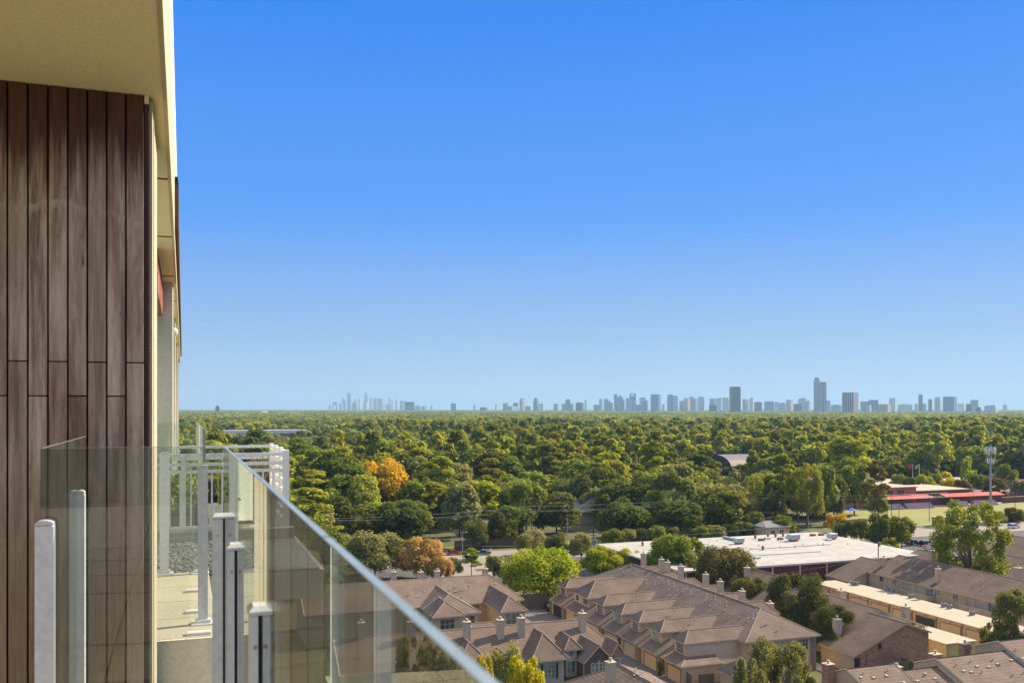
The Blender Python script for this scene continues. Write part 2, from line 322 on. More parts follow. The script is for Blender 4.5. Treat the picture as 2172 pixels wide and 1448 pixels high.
# wall behind the photographer
MB().box(-4.6,-.5,-8.4,-8.0,FL-.3,E_+1.2).build('rear_wall',mStuccoPale,bld)
MB().box(-4.9,-4.6,-5.2,5.1,FL-.3,E_+1.6).build('side_wall',mStuccoPale,bld)
for a in (-3.6,-2.0):
    f=MB().box(a,a+1.1,-7.99,-7.93,FL+.05,FL+2.3).build('terrace_door',mDarkM,bld)
    MB().box(a+.08,a+1.02,-7.925,-7.915,FL+.12,FL+2.2).build('pane',mPane,f)
# ---- gravel bed
mSt=M('grey river stones',(.19,.20,.21),(.08,.085,.09),7,.7,fine=20)
g=MB(); rr=random.Random(5)
for i in range(3200):
    x=rr.uniform(-.45,.75); y=rr.uniform(8.75,10.7); s=rr.uniform(.016,.034)
    g.ball((x,y,FL-.025+rr.uniform(0,.014)),s*rr.uniform(.8,1.3),s*rr.uniform(.8,1.3),s*.6,5,3)
g.box(-.6,1.2,8.71,10.74,FL-.044,FL-.02)
tag(g.build('gravel_bed',mSt,smooth=True),'bed of grey river stones on the next balcony behind its pale paving',None,None,'stuff')
# ---- glass railings
def post_parts(par,u,v,along,top=PT,w=.056,d=.056,mat=mAlu):
    "slotted aluminium post; along='v' when the glass runs along Y"
    h=w/2
    p=MB()
    if along=='v': # slot seen as a dark line between two halves side by side in X
        p.bevbox(u-h,u-.0055,v-d/2,v+d/2,FL+.012,top,.003).bevbox(u+.0055,u+h,v-d/2,v+d/2,FL+.012,top,.003)
        gk=MB().box(u-.0053,u+.0053,v-d/2+.004,v+d/2-.004,FL+.012,top-.001)
    else:
        p.bevbox(u-h,u+h,v-d/2,v-.007,FL+.012,top,.003).bevbox(u-h,u+h,v+.007,v+d/2,FL+.012,top,.003)
        gk=MB().box(u-h+.004,u+h-.004,v-.0068,v+.0068,FL+.012,top-.001)
    o=p.build('post',mat,par)
    gk.build('gasket',mGasket,o)
    MB().bevbox(u-h-.003,u+h+.003,v-d/2-.003,v+d/2+.003,top,top+.016,.009).build('cap',mAluCap,o)
    for x,z in ((u-h*.55,top-.06),(u+h*.55,top-.06),(u-h*.55,top-.62),(u+h*.55,top-.62)): MB().tube((x,v-d/2,z),(x,v-d/2-.003,z),.004,n=8).build('screw',mMetalG,o)
    MB().bevbox(u-.06,u+.06,v-.06,v+.06,FL,FL+.012,.003).bevbox(u-.035,u+.035,v-.035,v+.035,FL+.0122,FL+.035,.004).build('base_plate',mAluCap,o)
    return o
def pane(par,x0,x1,y0,y1,z0=FL+.07,z1=GT):
    o=MB().box(x0,x1,y0,y1,z0,z1).build('glass_panel',mGlass,par)
    b=.0006
    MB().box(x0-b,x1+b,y0-b,y1+b,z1+.0003,z1+.0016).build('polished_edge',mGlassEdge,o); return o
pane2=lambda par,*a:[o for o in [pane(par,*a)] if not o.data.materials.clear() and not o.data.materials.append(mGlassClear)][0]
gu=.142; t=.0036
rail=root('glass_railing',(gu,2,FL),'frameless clear glass balcony railing with white slotted posts around the near balcony','railing')
js=[-2.40,-1.55,-.71,.975,1.835,2.69,3.52]
js=[-3.27,-2.42,-1.57,-.72,.13,.978,1.832,2.688,3.53]
for a,b in zip(js[:-1],js[1:]): pane(rail,gu-t,gu+t,a+.004,b-.004)
for v in js[:-2]:
    if v<.1 or v>.9: post_parts(rail,gu-.002,v,'v',w=.040)
post_parts(rail,gu-.002,2.688,'v',w=.045)
pane(rail,-.462,gu-t-.004,3.53-t,3.53+t); pane(rail,-.460-t,-.460+t,3.54,5.08)
def solid_post(par,u,v,w=.062,d=.05,top=PT):
    "closed post with a rounded cap"
    o=MB().bevbox(u-w/2,u+w/2,v-d/2,v+d/2,FL+.012,top,.004).build('post',mAlu,par)
    c=MB(); n=8; 
    for i in range(n):
        a0=math.pi*i/n; a1=math.pi*(i+1)/n
        xa,xb=u-math.cos(a0)*w/2,u-math.cos(a1)*w/2; za,zb=top+.013*math.sin(a0)+.003,top+.013*math.sin(a1)+.003
        c.add([(xa,v-d/2,top),(xb,v-d/2,top),(xb,v-d/2,zb),(xa,v-d/2,za),(xa,v+d/2,top),(xb,v+d/2,top),(xb,v+d/2,zb),(xa,v+d/2,za)],[(0,1,2,3),(5,4,7,6),(3,2,6,7)])
    c.build('cap',mAluCap,o)
    MB().bevbox(u-.075,u+.075,v-.06,v+.06,FL,FL+.012,.003).bevbox(u-.05,u+.05,v-.04,v+.04,FL+.0122,FL+.035,.004).build('base_plate',mAluCap,o); return o
post_parts(rail,.140,3.47,'v',w=.080,d=.05)
solid_post(rail,-.440,3.47,w=.058); solid_post(rail,-.443,4.66,w=.036,top=PT+.003); 
rail2=root('glass_railing',(.13,7,FL),'glass railing with white posts around the next balcony beyond the gap','railing')
solid_post(rail2,.127,6.57,.064); pane2(rail2,.136-t,.136+t,6.62,8.62); pane2(rail2,-.30,.13,8.66-t,8.66+t); pane2(rail2,-.30,.13,10.3-t,10.3+t); pane2(rail2,.136-t,.136+t,8.70,10.3)
solid_post(rail2,-.155,8.66,.075); solid_post(rail2,.143,8.60,.03)
for v in (6.27,6.95,7.75): MB().bevbox(.02,.17,v-.03,v+.03,FL+.0005,FL+.02,.004).build('base_plate',mAluCap,rail2)
MB().box(.125,.145,6.565,6.61,E_-.36,GT+.01).build('glass_clamp',mMetalG,rail2)
# ---- white metal railing beyond
mr=root('metal_railing',(.4,10.8,FL),'white metal guardrail with top bars and balusters at the far end of the terrace','railing')
T1=H-.515
def bar(par,a,b,z,y0,y1,n='top_rail',h=.022): MB().box(a,b,y0,y1,z-h,z+h).build(n,mAlu,par)
for z in (T1,T1-.105,T1-.185): bar(mr,-.28,1.085,z,10.92,10.96,'rail',.017)
bar(mr,-.28,1.085,FL+.12,10.92,10.96,'bottom_rail',.02)
MB().bevbox(1.09,1.16,10.90,10.97,FL-.04,T1+.045,.004).build('post',mAlu,mr)
MB().bevbox(.50,.55,10.91,10.97,FL-.04,T1,.004).build('post',mAlu,mr); MB().bevbox(-.02,.03,10.91,10.97,FL-.04,T1,.004).build('post',mAlu,mr)
x=-.26
while x<1.05:
    MB().box(x,x+.018,10.93,10.95,FL+.13,T1-.19).build('baluster',mAlu,mr); x+=.112
for z in (T1+.02,T1-.13): bar(mr,-.12,1.10,z,12.75,12.79,'rail',.017)
for i in range(8): MB().box(1.105,1.145,10.975,12.78,T1+.02-i*.115-.045,T1+.02-i*.115+.02).build('louvre',mAlu,mr)
for v in (11.5,12.1,12.74): MB().bevbox(1.10,1.155,v,v+.05,FL-.04,T1+.06,.004).build('post',mAlu,mr)
# ---- plants and furniture behind it
def frond_bunch(name,u,v,z,n,L,cols,label,cat,seed,sp=.5,lift=1.0,parent=None):
    rr=random.Random(seed); mb=MB()
    for i in range(n):
        a=rr.uniform(0,6.28); r=rr.uniform(.2,1)*sp; l=L*rr.uniform(.6,1); p=Vector((u,v,z)); d=Vector((math.cos(a)*r,math.sin(a)*r,lift*rr.uniform(.6,1.1))).normalized(); w=.008+.008*rr.random()
        side=d.cross(Vector((0,0,1))).normalized()*w; pts=[]
        for k in range(5): pts.append(p.copy()); p=p+d*(l/4); d=(d+Vector((0,0,-.22))).normalized()
        for k in range(4):
            s0=side*(1-k/4.2); s1=side*(1-(k+1)/4.2); mb.add([pts[k]-s0,pts[k]+s0,pts[k+1]+s1,pts[k+1]-s1],[(0,1,2,3)],rr.randrange(len(cols)))
    return mb
mDryA=M('dried frond',(.30,.17,.08),(.20,.11,.05),6,.8); mDryB=M('pale dried frond',(.48,.36,.20),None,6,.8); mLfG=M('green blade',(.10,.16,.03),(.16,.20,.03),5,.7); mLfY=M('yellow green leaf',(.36,.38,.04),None,5,.7)
pt=MB().add([(.9-.14,11.7-.14,FL-.04),(.9+.14,11.7-.14,FL-.04),(.9+.14,11.7+.14,FL-.04),(.9-.14,11.7+.14,FL-.04),(.9-.2,11.7-.2,FL+.4),(.9+.2,11.7-.2,FL+.4),(.9+.2,11.7+.2,FL+.4),(.9-.2,11.7+.2,FL+.4)],[(3,2,1,0),(4,5,6,7),(0,1,5,4),(1,2,6,5),(2,3,7,6),(3,0,4,7)])
p1=root('potted_palm',(.9,11.7,FL),'dry brown palm in a pot behind the white guardrail corner','plant')
pt.build('pot',mMetalW,p1); frond_bunch('f',.9,11.7,FL+.4,60,.62,[mDryA,mDryB],'','',3,.45).build('fronds',[mDryA,mDryB],p1)
p2=root('potted_plant',(.42,11.55,FL),'tall yellow flowering stalks in a round white pot by the guardrail','plant')
MB().tube((.42,11.55,FL-.04),(.42,11.55,FL+.32),.11,.16,14).build('pot',mAluCap,p2)
k=frond_bunch('f',.42,11.55,FL+.3,22,.5,[mLfG,mLfY],'','',8,.35,1.2)
for i in range(3): k.path([(.40+.03*i,11.52,FL+.3),(.41+.03*i,11.5,FL+.72),(.44+.05*i,11.5,FL+.78),(.47+.05*i,11.5,FL+.66)],[.008,.008,.008,.006],5,1)
k.build('leaves',[mLfG,mLfY],p2)
p3=root('potted_shrub',(-.02,11.9,FL),'leafy green shrub in a dark box behind the guardrail balusters','plant')
MB().box(-.2,.16,11.75,12.1,FL-.04,FL+.28).build('pot',mNavy,p3)
rr=random.Random(4); k=MB()
for i in range(420):
    c=Vector((-.02+rr.gauss(0,.11),11.9+rr.gauss(0,.12),FL+.5+rr.gauss(0,.12))); n=Vector((rr.gauss(0,1),rr.gauss(0,1),rr.gauss(0,1)+.8)).normalized(); a=n.orthogonal().normalized()*.022; b=n.cross(a)*.8; k.add([c-a-b,c+a-b,c+a+b,c-a+b],[(0,1,2,3)],rr.randrange(2))
k.build('leaves',[mLfG,mLfY],p3)
def sofa(x,y,w,label):
    r=root('outdoor_sofa',(x,y,FL),label,'sofa')
    MB().bevbox(x,x+w,y,y+.5,FL+.08,FL+.26,.02).build('seat',mNavy,r); MB().bevbox(x,x+w,y+.42,y+.52,FL+.265,FL+.56,.02).build('backrest',mNavy,r)
    for sx in (x-.05,x+w+.005): MB().bevbox(sx,sx+.045,y,y+.5,FL+.08,FL+.42,.01).build('armrest',mNavy,r)
    for sx in (x+.02,x+w-.06):
        for sy in (y+.02,y+.44): MB().box(sx,sx+.04,sy,sy+.04,FL-.045,FL+.079).build('leg',mDarkM,r)
sofa(.24,11.95,.42,'small navy outdoor chair behind the baluster railing'); 
# ---- the photographer, who shows only as a dark reflection in the glass
# ================= GROUND =================
def sheet(name,x0,x1,y0,y1,z,mat,kind='structure',label=None):
    o=MB().add([(x0,y0,z),(x1,y0,z),(x1,y1,z),(x0,y1,z)],[(0,1,2,3)]).build(name,mat); return tag(o,label,None,None,kind)
mGround=M('dry grass and litter',(.12,.12,.05),(.075,.08,.035),.05,.95,fine=.6)
sheet('ground',-30000,30000,-3000,40000,0,mGround)
sheet('street',-200,520,240,259,.012,mRoad); sheet('parking_lot',-120,185,205,239.8,.008,mAsph); sheet('car_park',172.5,420,205,239.6,.010,mAsph)
sheet('side_street',60,102,222,239.9,.016,mRoad)
sheet('driveway',62.6,82,100,184,.010,mDrive); sheet('alley',116,133.4,100,200,.010,mRoad); sheet('courtyard_path',96.5,99,60,128,.014,mConc2)
sheet('sports_field',230,460,263,312,.010,mField); sheet('front_lawn',104,126,107,124.2,.012,mLawn); 
sheet('verge',75,135,262,271,.02,mLawn); sheet('kerb_garden',96,112,231.5,235.5,.03,mMulch); sheet('mulch_bed',72,80,228,231,.03,mMulch)
sheet('school_yard',255,420,312.2,318,.014,mConc2)
# kerbs
for n,(a,b,c,d) in enumerate([(-200,520,259,259.25),(-200,100,239.75,239.99),(112,520,239.75,239.99)]):
    tag(MB().box(a,b,c,d,0,.13).build('kerb',mConc2),None,None,None,'structure')
pl=MB()
for i in range(14): pl.box(183+i*2.8,183.12+i*2.8,214.5,219.5,.012,.016)
for i in range(12): pl.box(200+i*2.8,200.12+i*2.8,226,231,.012,.016)
pl.box(-200,520,249.4,249.52,.014,.02)
tag(pl.build('road_markings',mPaintL),None,None,None,'structure')
# ================= HOUSE HELPERS =================
def roofmb(x0,x1,y0,y1,z0,z1,ax='x',i0=0,i1=0,rid=None,th=.2,wallm=2,mb=None,cap=True):
    "hip/gable roof. mats: 0 shingle 1 fascia 2 wall 3 cap. i0,i1: hip inset at low/high end (0 = gable)"
    mb=mb or MB()
    if ax=='x':
        ym=(y0+y1)/2 if rid is None else rid; A=(x0+i0,ym,z1);B=(x1-i1,ym,z1)
        c=[(x0,y0,z0),(x1,y0,z0),(x1,y1,z0),(x0,y1,z0)]
        mb.add(c+[A,B],[(0,1,5,4),(2,3,4,5)],0)
        mb.add(c+[A,B],[(3,0,4)],0 if i0 else wallm); mb.add(c+[A,B],[(1,2,5)],0 if i1 else wallm)
        ends=[(c[0],A,i0,c[3]),(c[1],B,i1,c[2])]
    else:
        xm=(x0+x1)/2 if rid is None else rid; A=(xm,y0+i0,z1);B=(xm,y1-i1,z1)
        c=[(x0,y0,z0),(x1,y0,z0),(x1,y1,z0),(x0,y1,z0)]
        mb.add(c+[A,B],[(3,0,4,5),(1,2,5,4)],0)
        mb.add(c+[A,B],[(0,1,4)],0 if i0 else wallm); mb.add(c+[A,B],[(2,3,5)],0 if i1 else wallm)
        ends=[(c[0],A,i0,c[1]),(c[3],B,i1,c[2])]
    d=[(p[0],p[1],p[2]-th) for p in c]
    mb.add(c+d,[(4,5,1,0),(5,6,2,1),(6,7,3,2),(7,4,0,3),(7,6,5,4)],1)
    if cap:
        mb.tube(A,B,.11,n=5,m=3)
    for a,P_,ins,b in ends:
        if cap and ins: mb.tube(a,P_,.09,n=5,m=3); mb.tube(b,P_,.09,n=5,m=3)
        if not ins: mb.tube(a,P_,.13,n=4,m=1); mb.tube(b,P_,.13,n=4,m=1)
    return mb
RM=lambda wall=None,r=None:[r or mRoof,mTrim,wall or mTan,mCap]
def window(par,face,p,a0,a1,z0,z1,nx=3,nz=2,pane=None,fr=None,name='window'):
    "framed window on a wall plane p; face '-v','-u','+u'"
    f=MB(); w=.07; o=.05
    def bx(a,b,c,d,q0=0,q1=o,mb=f,m=0):
        if face=='-v': mb.box(a,b,p-q1,p-q0,c,d,m)
        elif face=='+v': mb.box(a,b,p+q0,p+q1,c,d,m)
        elif face=='-u': mb.box(p-q1,p-q0,a,b,c,d,m)
        else: mb.box(p+q0,p+q1,a,b,c,d,m)
    bx(a0-w,a0,z0,z1);bx(a1,a1+w,z0,z1);bx(a0-w,a1+w,z1,z1+w);bx(a0-w-.04,a1+w+.04,z0-w,z0,0,o+.05)
    for i in range(1,nx):
        x=a0+(a1-a0)*i/nx; bx(x-.035,x+.035,z0,z1,.012,o-.005)
    for i in range(1,nz):
        z=z0+(z1-z0)*i/nz; bx(a0,a1,z-.03,z+.03,.012,o-.015)
    o_=f.build(name,fr or mTrimW,par); g=MB(); bx(a0,a1,z0,z1,.002,.011,g); g.build('pane',pane or mPane,o_); return o_
def gdoor(par,face,p,a0,a1,h=2.15,open_=False):
    f=MB()
    def bx(a,b,c,d,q0,q1,mb,m=0):
        if face=='-u': mb.box(p-q1,p-q0,a,b,c,d,m)
        else: mb.box(a,b,p-q1,p-q0,c,d,m)
    if open_: bx(a0,a1,.02,h,.004,.012,f,1)
    else:
        n=4
        for i in range(n): bx(a0,a1,.02+i*(h-.02)/n+.012,(i+1)*(h-.02)/n+.02-.012,.02,.05,f)
        bx(a0,a1,.02,h,.004,.02,f,1)
    o=f.build('garage_door',[mDoor,mDTrim if not open_ else mDarkM],par)
    t=MB()
    for a,b,c,d in((a0-.16,a0-.005,0,h+.16),(a1+.005,a1+.16,0,h+.16),(a0,a1,h+.004,h+.16)): bx(a,b,c,d,.003,.09,t)
    t.build('door_frame',mDTrim,o); return o
mFlue=M('weathered flue metal',(.46,.43,.38),(.33,.31,.28),3,.6)
ventA=MB().tube((0,0,-.3),(0,0,.62),.055,n=8).tube((0,0,.62),(0,0,.72),.10,n=8).tube((0,0,-.02),(0,0,.05),.16,.07,8).mesh('vent_tall',mMetalW)
ventB=MB().tube((0,0,-.2),(0,0,.26),.06,n=7).ball((0,0,.33),.13,.13,.12,8,5).mesh('vent_round',mMetalG)
ventC=MB().bevbox(-.24,.24,-.2,.2,-.25,.16,.05).mesh('vent_box',mTrim)
def vent(par,u,v,z,k=0): 
    return inst('roof_vent',[ventA,ventB,ventC][k],par,wloc(par,(u,v,z)))
def chimney(par,u,v,zb,zt,w=.95,d=.8,mat=None,pot=True):
    m=MB().box(u-w/2,u+w/2,v-d/2,v+d/2,zb,zt-.12); m.box(u-w/2-.07,u+w/2+.07,v-d/2-.07,v+d/2+.07,zt-.119,zt,1)
    o=m.build('chimney',[mat or mBeige,mTrim],par)
    if pot: MB().tube((u,v,zt+.001),(u,v,zt+.3),.13,n=8).tube((u,v,zt+.301),(u,v,zt+.38),.27,.2,8).tube((u,v,zt+.42),(u,v,zt+.47),.22,.22,8).build('flue_cap',mFlue,o)
    return o
def on_slope(px,py,zf,z=7.0):
    for _ in range(30):
        u,v=G(px,py,z); z=z+(zf(u,v)-z)*.6
    return u,v,z
def wallbox(par,x0,x1,y0,y1,z0,z1,mat,name='wall'): return MB().box(x0,x1,y0,y1,z0,z1).build(name,mat,par)
# ================= ROW OF TOWNHOUSES A (seven wings, garages along the drive) =================
A=root('townhouse_row',(89,150,0),'long tan townhouse row with seven hipped wings above garages, centre of the complex','townhouses')
wallbox(A,82.9,95.9,122.9,180.6,0,5.75,mTan)
ro=roofmb(82.3,96.5,122.3,181.2,5.8,9.4,'y',6.2,6.2).build('roof',RM(),A)
mShade=mRoof
for i,n in enumerate([124.7,132.3,139.7,146.4,153.9,160.8,171.6]):
    w=4.4 if i not in(0,5) else (4.2 if i==0 else 7.6)
    zr=7.35 if i!=5 else 8.5
    W=MB().box(73.4,83,n+.35,n+w-.35,0,5.74).build('wing',mTan,A)
    MB().box(73.39,73.36,n+.36,n+w-.36,4.25,5.6).build('front_cladding',mTanB,W)
    roofmb(72.9,89.3 if i!=5 else 89,n,n+w,5.805+i*.002,zr,'x',w*.46,0).build('roof',RM(),W)
    mid=n+w/2
    if i==5:
        window(W,'-u',73.36,n+.9,n+2.9,4.45,5.35,3,2); window(W,'-u',73.36,n+5.2,n+6.3,4.45,5.35,1,2)
    else: window(W,'-u',73.36,mid-.95,mid+.95,4.05,5.5,3,3,mPaneG if i in(1,3) else mPane)
    # garage with its skirt roof
    g0,g1=n-2.1,n+3.3
    Gm=MB().box(71.6,82.9,g0+.3,n+w-.4,0,2.9).build('garage',mTanB,A)
    s=MB(); zt,zb=4.2,2.95
    if i:
        q0,q1,ua,ub,za,zc=g0,n+w+.5,71.25,76.7,2.8,5.72
        s.add([(ua,q0,za),(ua,q1,za),(ub,q1,zc),(ub,q0,zc)],[(1,0,3,2)],0); s.add([(ub,q0,zc),(ub,q1,zc),(83,q1,zc-.03),(83,q0,zc-.03)],[(3,2,1,0)],0)
        s.add([(ua,q0,za),(ub,q0,zc),(ub+.1,q0-.5,zc-.62),(ua+.15,q0-.5,za-.3)],[(3,2,1,0)],0)
        s.add([(ua,q0,za),(ua,q1,za),(ua,q1,za-.22),(ua,q0,za-.22)],[(0,1,2,3)],1); s.add([(ua+.15,q0-.5,za-.3),(ub+.1,q0-.5,zc-.62),(ub+.1,q0-.5,zc-.8),(ua+.15,q0-.5,za-.5)],[(3,2,1,0)],1)
        s.add([(ua,q1,za),(ub,q1,zc),(83,q1,zc-.03),(83,q1,0),(ua+.3,q1,0)],[(0,1,2,3,4)],2); s.add([(ua+.4,q0-.02,0),(83,q0-.02,0),(83,q0-.02,zc-.1),(ub,q0-.02,zc-.1),(ua+.4,q0-.02,za)],[(0,1,2,3,4)],2)
        s.tube((ua,q0,za),(ub,q0,zc),.07,n=5,m=3); s.build('skirt_roof',RM(),Gm)
    zt,g0b=3.75,g0; a=(71.15,g0,zb);b=(71.15,n+w+.1,zb);c=(73.37,n+w+.1,zt);d_=(73.37,n+.34,zt);e=(82.85,n+.34,zt);f_=(82.85,g0,zb)
    if i: s=MB()
    e=(78.5,n+.34,zt);f_=(78.5,g0,zb)
    s.add([a,b,c,d_,e,f_],[(1,0,3,2),(0,5,4,3)],0); s.add([a,b,f_,(a[0],a[1],zb-.22),(b[0],b[1],zb-.22),(f_[0],f_[1],zb-.22)],[(0,1,4,3),(2,0,3,5)],1)
    s.add([b,c,(c[0],c[1],zb-.2),(b[0],b[1],zb-.2)],[(0,1,2,3)],1); s.add([(a[0],a[1],zb-.221),(b[0],b[1],zb-.221),(82.8,b[1],zb-.221),(82.8,a[1],zb-.221)],[(0,1,2,3)],1)
    s.tube(a,d_,.09,n=5,m=3)
    if not i: s.build('skirt_roof',RM(),Gm)
    gdoor(Gm,'-u',71.6,g0+.95,g0+4.95,2.2,open_=(i==6))
    lm=MB().ball((71.45,g0+2.9,2.5),.09,.09,.1).build('lamp',mDarkM,Gm)
    MB().tube((71.5,g0+.42,0),(71.5,g0+.42,2.7),.05,n=6).tube((71.5,g0+5.3,0),(71.5,g0+5.3,2.7),.05,n=6).build('downpipe',mTrim,Gm)
    # entry recess between garages
    MB().box(72.2,72.3,g0-1.2,g0+.29,0,2.1).build('side_gate',mFence,Gm)
window(A,'-v',125.05,78.6,81.0,3.6,5.2,4,3); 
wallbox(A,73.42,83,124.9,125.04,0,5.7,mBeige,'end_wall')
window(A,'-v',122.88,83.9,85.6,3.5,5.2,4,3); window(A,'-v',122.88,92.3,94.4,3.6,5.2,4,3)
MB().box(94.9,95.95,122.8,122.89,0,5.7).build('stone_corner',mStone,A)
MB().tube((83.1,122.8,0),(83.1,122.8,5.6),.06,n=6).build('downpipe',mTrim,A)
zA=lambda u,v: 9.4-(abs(u-89.4))*.507
for x,y in [(1365,1192),(1403,1204),(1416,1210),(1444,1219),(1497,1236),(1528,1251),(1574,1271)]:
    u=92.2; v=V_at(x,u); zt=Zof(y-19,u,v); chimney(A,u,v,7.4,max(zt,9.6),.95,.85)
u=95.0; v=V_at(1633,u); chimney(A,u,v,5,Zof(1278,u,v),1.1,.9)
for v in (134,141.6,149,156.5,163.8,171.4):  # small cross gables behind the ridge
    roofmb(89.5,95.6,v-2.2,v+2.2,7.3,9.25,'x',0,2).build('cross_roof',RM(),A)
vp=[(1350,1219,0),(1362,1225,0),(1371,1237,0),(1330,1212,1),(1315,1209,1),(1338,1202,1),(1389,1238,0),(1397,1228,1),(1418,1238,0),(1430,1244,0),(1449,1238,1),(1450,1254,0),(1466,1259,0),(1469,1245,1),(1499,1267,0),(1394,1251,1),(1419,1254,1),(1436,1255,1),(1420,1266,1),(1433,1267,1),(1455,1252,1),(1480,1254,1),(1517,1270,0),(1541,1285,0),(1505,1288,1),(1462,1283,1),(1472,1282,1),(1527,1282,1),(1506,1299,1),(1553,1306,1),(1567,1312,1),(1587,1318,0),(1605,1300,0),(1597,1311,0),(1343,1220,1),(1322,1216,1),(1407,1239,1),(1376,1247,1),(1495,1276,1),(1535,1297,1)]
for x,y,k in vp:
    u,v,z=on_slope(x,y,zA,7); vent(A,u,v,z,k)
zAn=lambda u,v: 5.8+(v-122.3)*.58
for x,y,k in [(1619,1328,1),(1626,1325,1),(1649,1339,1)]:
    u,v,z=on_slope(x,y,zAn,7); vent(A,u,v,z,k)
for x,y in [(1351,1261),(1429,1294),(1474,1313),(1360,1234)]:
    u,v=G(x,y,7.2); vent(A,u,v,7.1,1)
# small hipped store and fence at the near end
st=root('garden_store',(77.5,118.5,0),'small square tan outbuilding with a hipped roof in front of the townhouse row','shed')
wallbox(st,76.6,80.4,116.9,120.4,0,2.55,mTanB); roofmb(76.1,80.9,116.4,120.9,2.6,4.3,'x',2.2,2.2).build('roof',RM(),st); window(st,'-v',116.9,78.6,79.2,.9,1.9,1,2)
vent(st,76.9,120,3.1,0)
def fence(name,pts,h,mat,label,cat='fence',gap=2.4):
    r=root(name,(pts[0][0],pts[0][1],0),label,cat); b=MB(); rr=random.Random(len(pts)+int(pts[0][0]))
    for (x0,y0),(x1,y1) in zip(pts[:-1],pts[1:]):
        L=math.hypot(x1-x0,y1-y0); n=max(1,int(L/.16)); dx,dy=(x1-x0)/L,(y1-y0)/L; nx,ny=-dy*.012,dx*.012
        if n>500:n=500
        for i in range(n):
            s=L*i/n;e=L*(i+1)/n-.012; hh=h+rr.uniform(-.04,.03); a=(x0+dx*s,y0+dy*s);c=(x0+dx*e,y0+dy*e)
            b.add([(a[0]-nx,a[1]-ny,.02),(c[0]-nx,c[1]-ny,.02),(c[0]+nx,c[1]+ny,.02),(a[0]+nx,a[1]+ny,.02),(a[0]-nx,a[1]-ny,hh),(c[0]-nx,c[1]-ny,hh),(c[0]+nx,c[1]+ny,hh),(a[0]+nx,a[1]+ny,hh)],[(4,5,6,7),(0,1,5,4),(1,2,6,5),(2,3,7,6),(3,0,4,7)])
        for z in (.4,h-.35): b.tube((x0+nx*3,y0+ny*3,z),(x1+nx*3,y1+ny*3,z),.04,n=4)
        k=max(1,int(L/gap))
        for i in range(k+1): MB().box(x0+dx*L*i/k-.05,x0+dx*L*i/k+.05,y0+dy*L*i/k+.03,y0+dy*L*i/k+.13,0,h+.05).build('post',mat,r)
    b.build('panel',mat,r); return r
fence('timber_fence',[(73.6,121.5),(76.2,121.5)],1.9,mFence,'short grey board fence between the end garage and the small store')
fence('timber_fence',[(81,118.5),(88,118.5)],1.9,mFence,'grey board fence running right from the small hipped store')
fence('timber_fence',[(61.5,181),(73.5,181)],3.2,mFence,'tall weathered fence closing the end of the townhouse drive')
# ================= ROW B (back left) =================
B=root('townhouse_row',(45,170,0),'tan townhouse row with two hipped front wings, left of the shared drive','townhouses')
wallbox(B,20.5,60.7,164.8,179.4,0,5.75,mTan); roofmb(20,61.3,164.2,180,5.8,9.5,'x',0,4.6,).build('roof',RM(),B)
W=wallbox(B,41.3,49.7,157,165,0,5.74,mTan,'wing'); roofmb(40.8,50.2,156.5,173,5.81,8.5,'y',4.6,0).build('roof',RM(),W)
MB().box(41.3,46.4,155.55,156.99,0,5.73).build('bay',mTan,W); roofmb(40.795,46.9,155,162,5.815,7.9,'y',3,0).build('bay_roof',RM(),W)
window(W,'-v',155.55,42.4,44.9,3.6,5.2,3,2); window(W,'-v',157,47.3,49.1,3.6,5.2,2,2); window(W,'-u',41.3,158,159,3.6,5.2,1,2)
W=wallbox(B,53.8,58.1,155.5,165,0,5.74,mTan,'wing'); roofmb(53.3,58.6,155,171,5.81,8.05,'y',2.9,0).build('roof',RM(),W)
window(W,'-v',155.5,54.5,57.4,3.4,5.3,3,2,mPaneG); window(B,'-v',164.8,51,52.4,4,5.3,1,2,mPaneG); window(B,'-v',164.8,38.6,40.2,4,5.3,2,2)
window(B,'-v',164.8,58.8,60.3,4.4,5.4,2,2,mPaneG)
roofmb(47,53.2,150,156.4,2.8,4.8,'x',0,2).build('porch_roof',RM(),B); wallbox(B,47.4,52.8,150.4,156.3,0,2.75,mTan,'porch')
roofmb(58.8,63,148.8,155,2.6,4.3,'x',2,2).build('porch_roof',RM(),B); wallbox(B,59.2,62.6,149.2,154.8,0,2.55,mTan,'porch')
for x,y in [(835,1213),(892,1213),(927,1211),(1029,1206)]:
    u0=V_at and 0
    u,v,_=at_v(x,y,174.5); chimney(B,u,v,8,Zof(y,u,v)+.1,1.0,.9,mBeige)
zB=lambda u,v: 9.5-abs(v-172.1)*.468
for x,y,k in [(830,1244,0),(873,1245,0),(912,1239,0),(955,1238,0),(987,1236,0),(1027,1231,0),(974,1233,1),(899,1245,1),(1043,1229,1),(996,1246,1),(1051,1244,1),(966,1261,1),(980,1270,1),(1050,1262,1)]:
    if k is not None:
        u,v,z=on_slope(x,y,zB,8); vent(B,u,v,z,k)
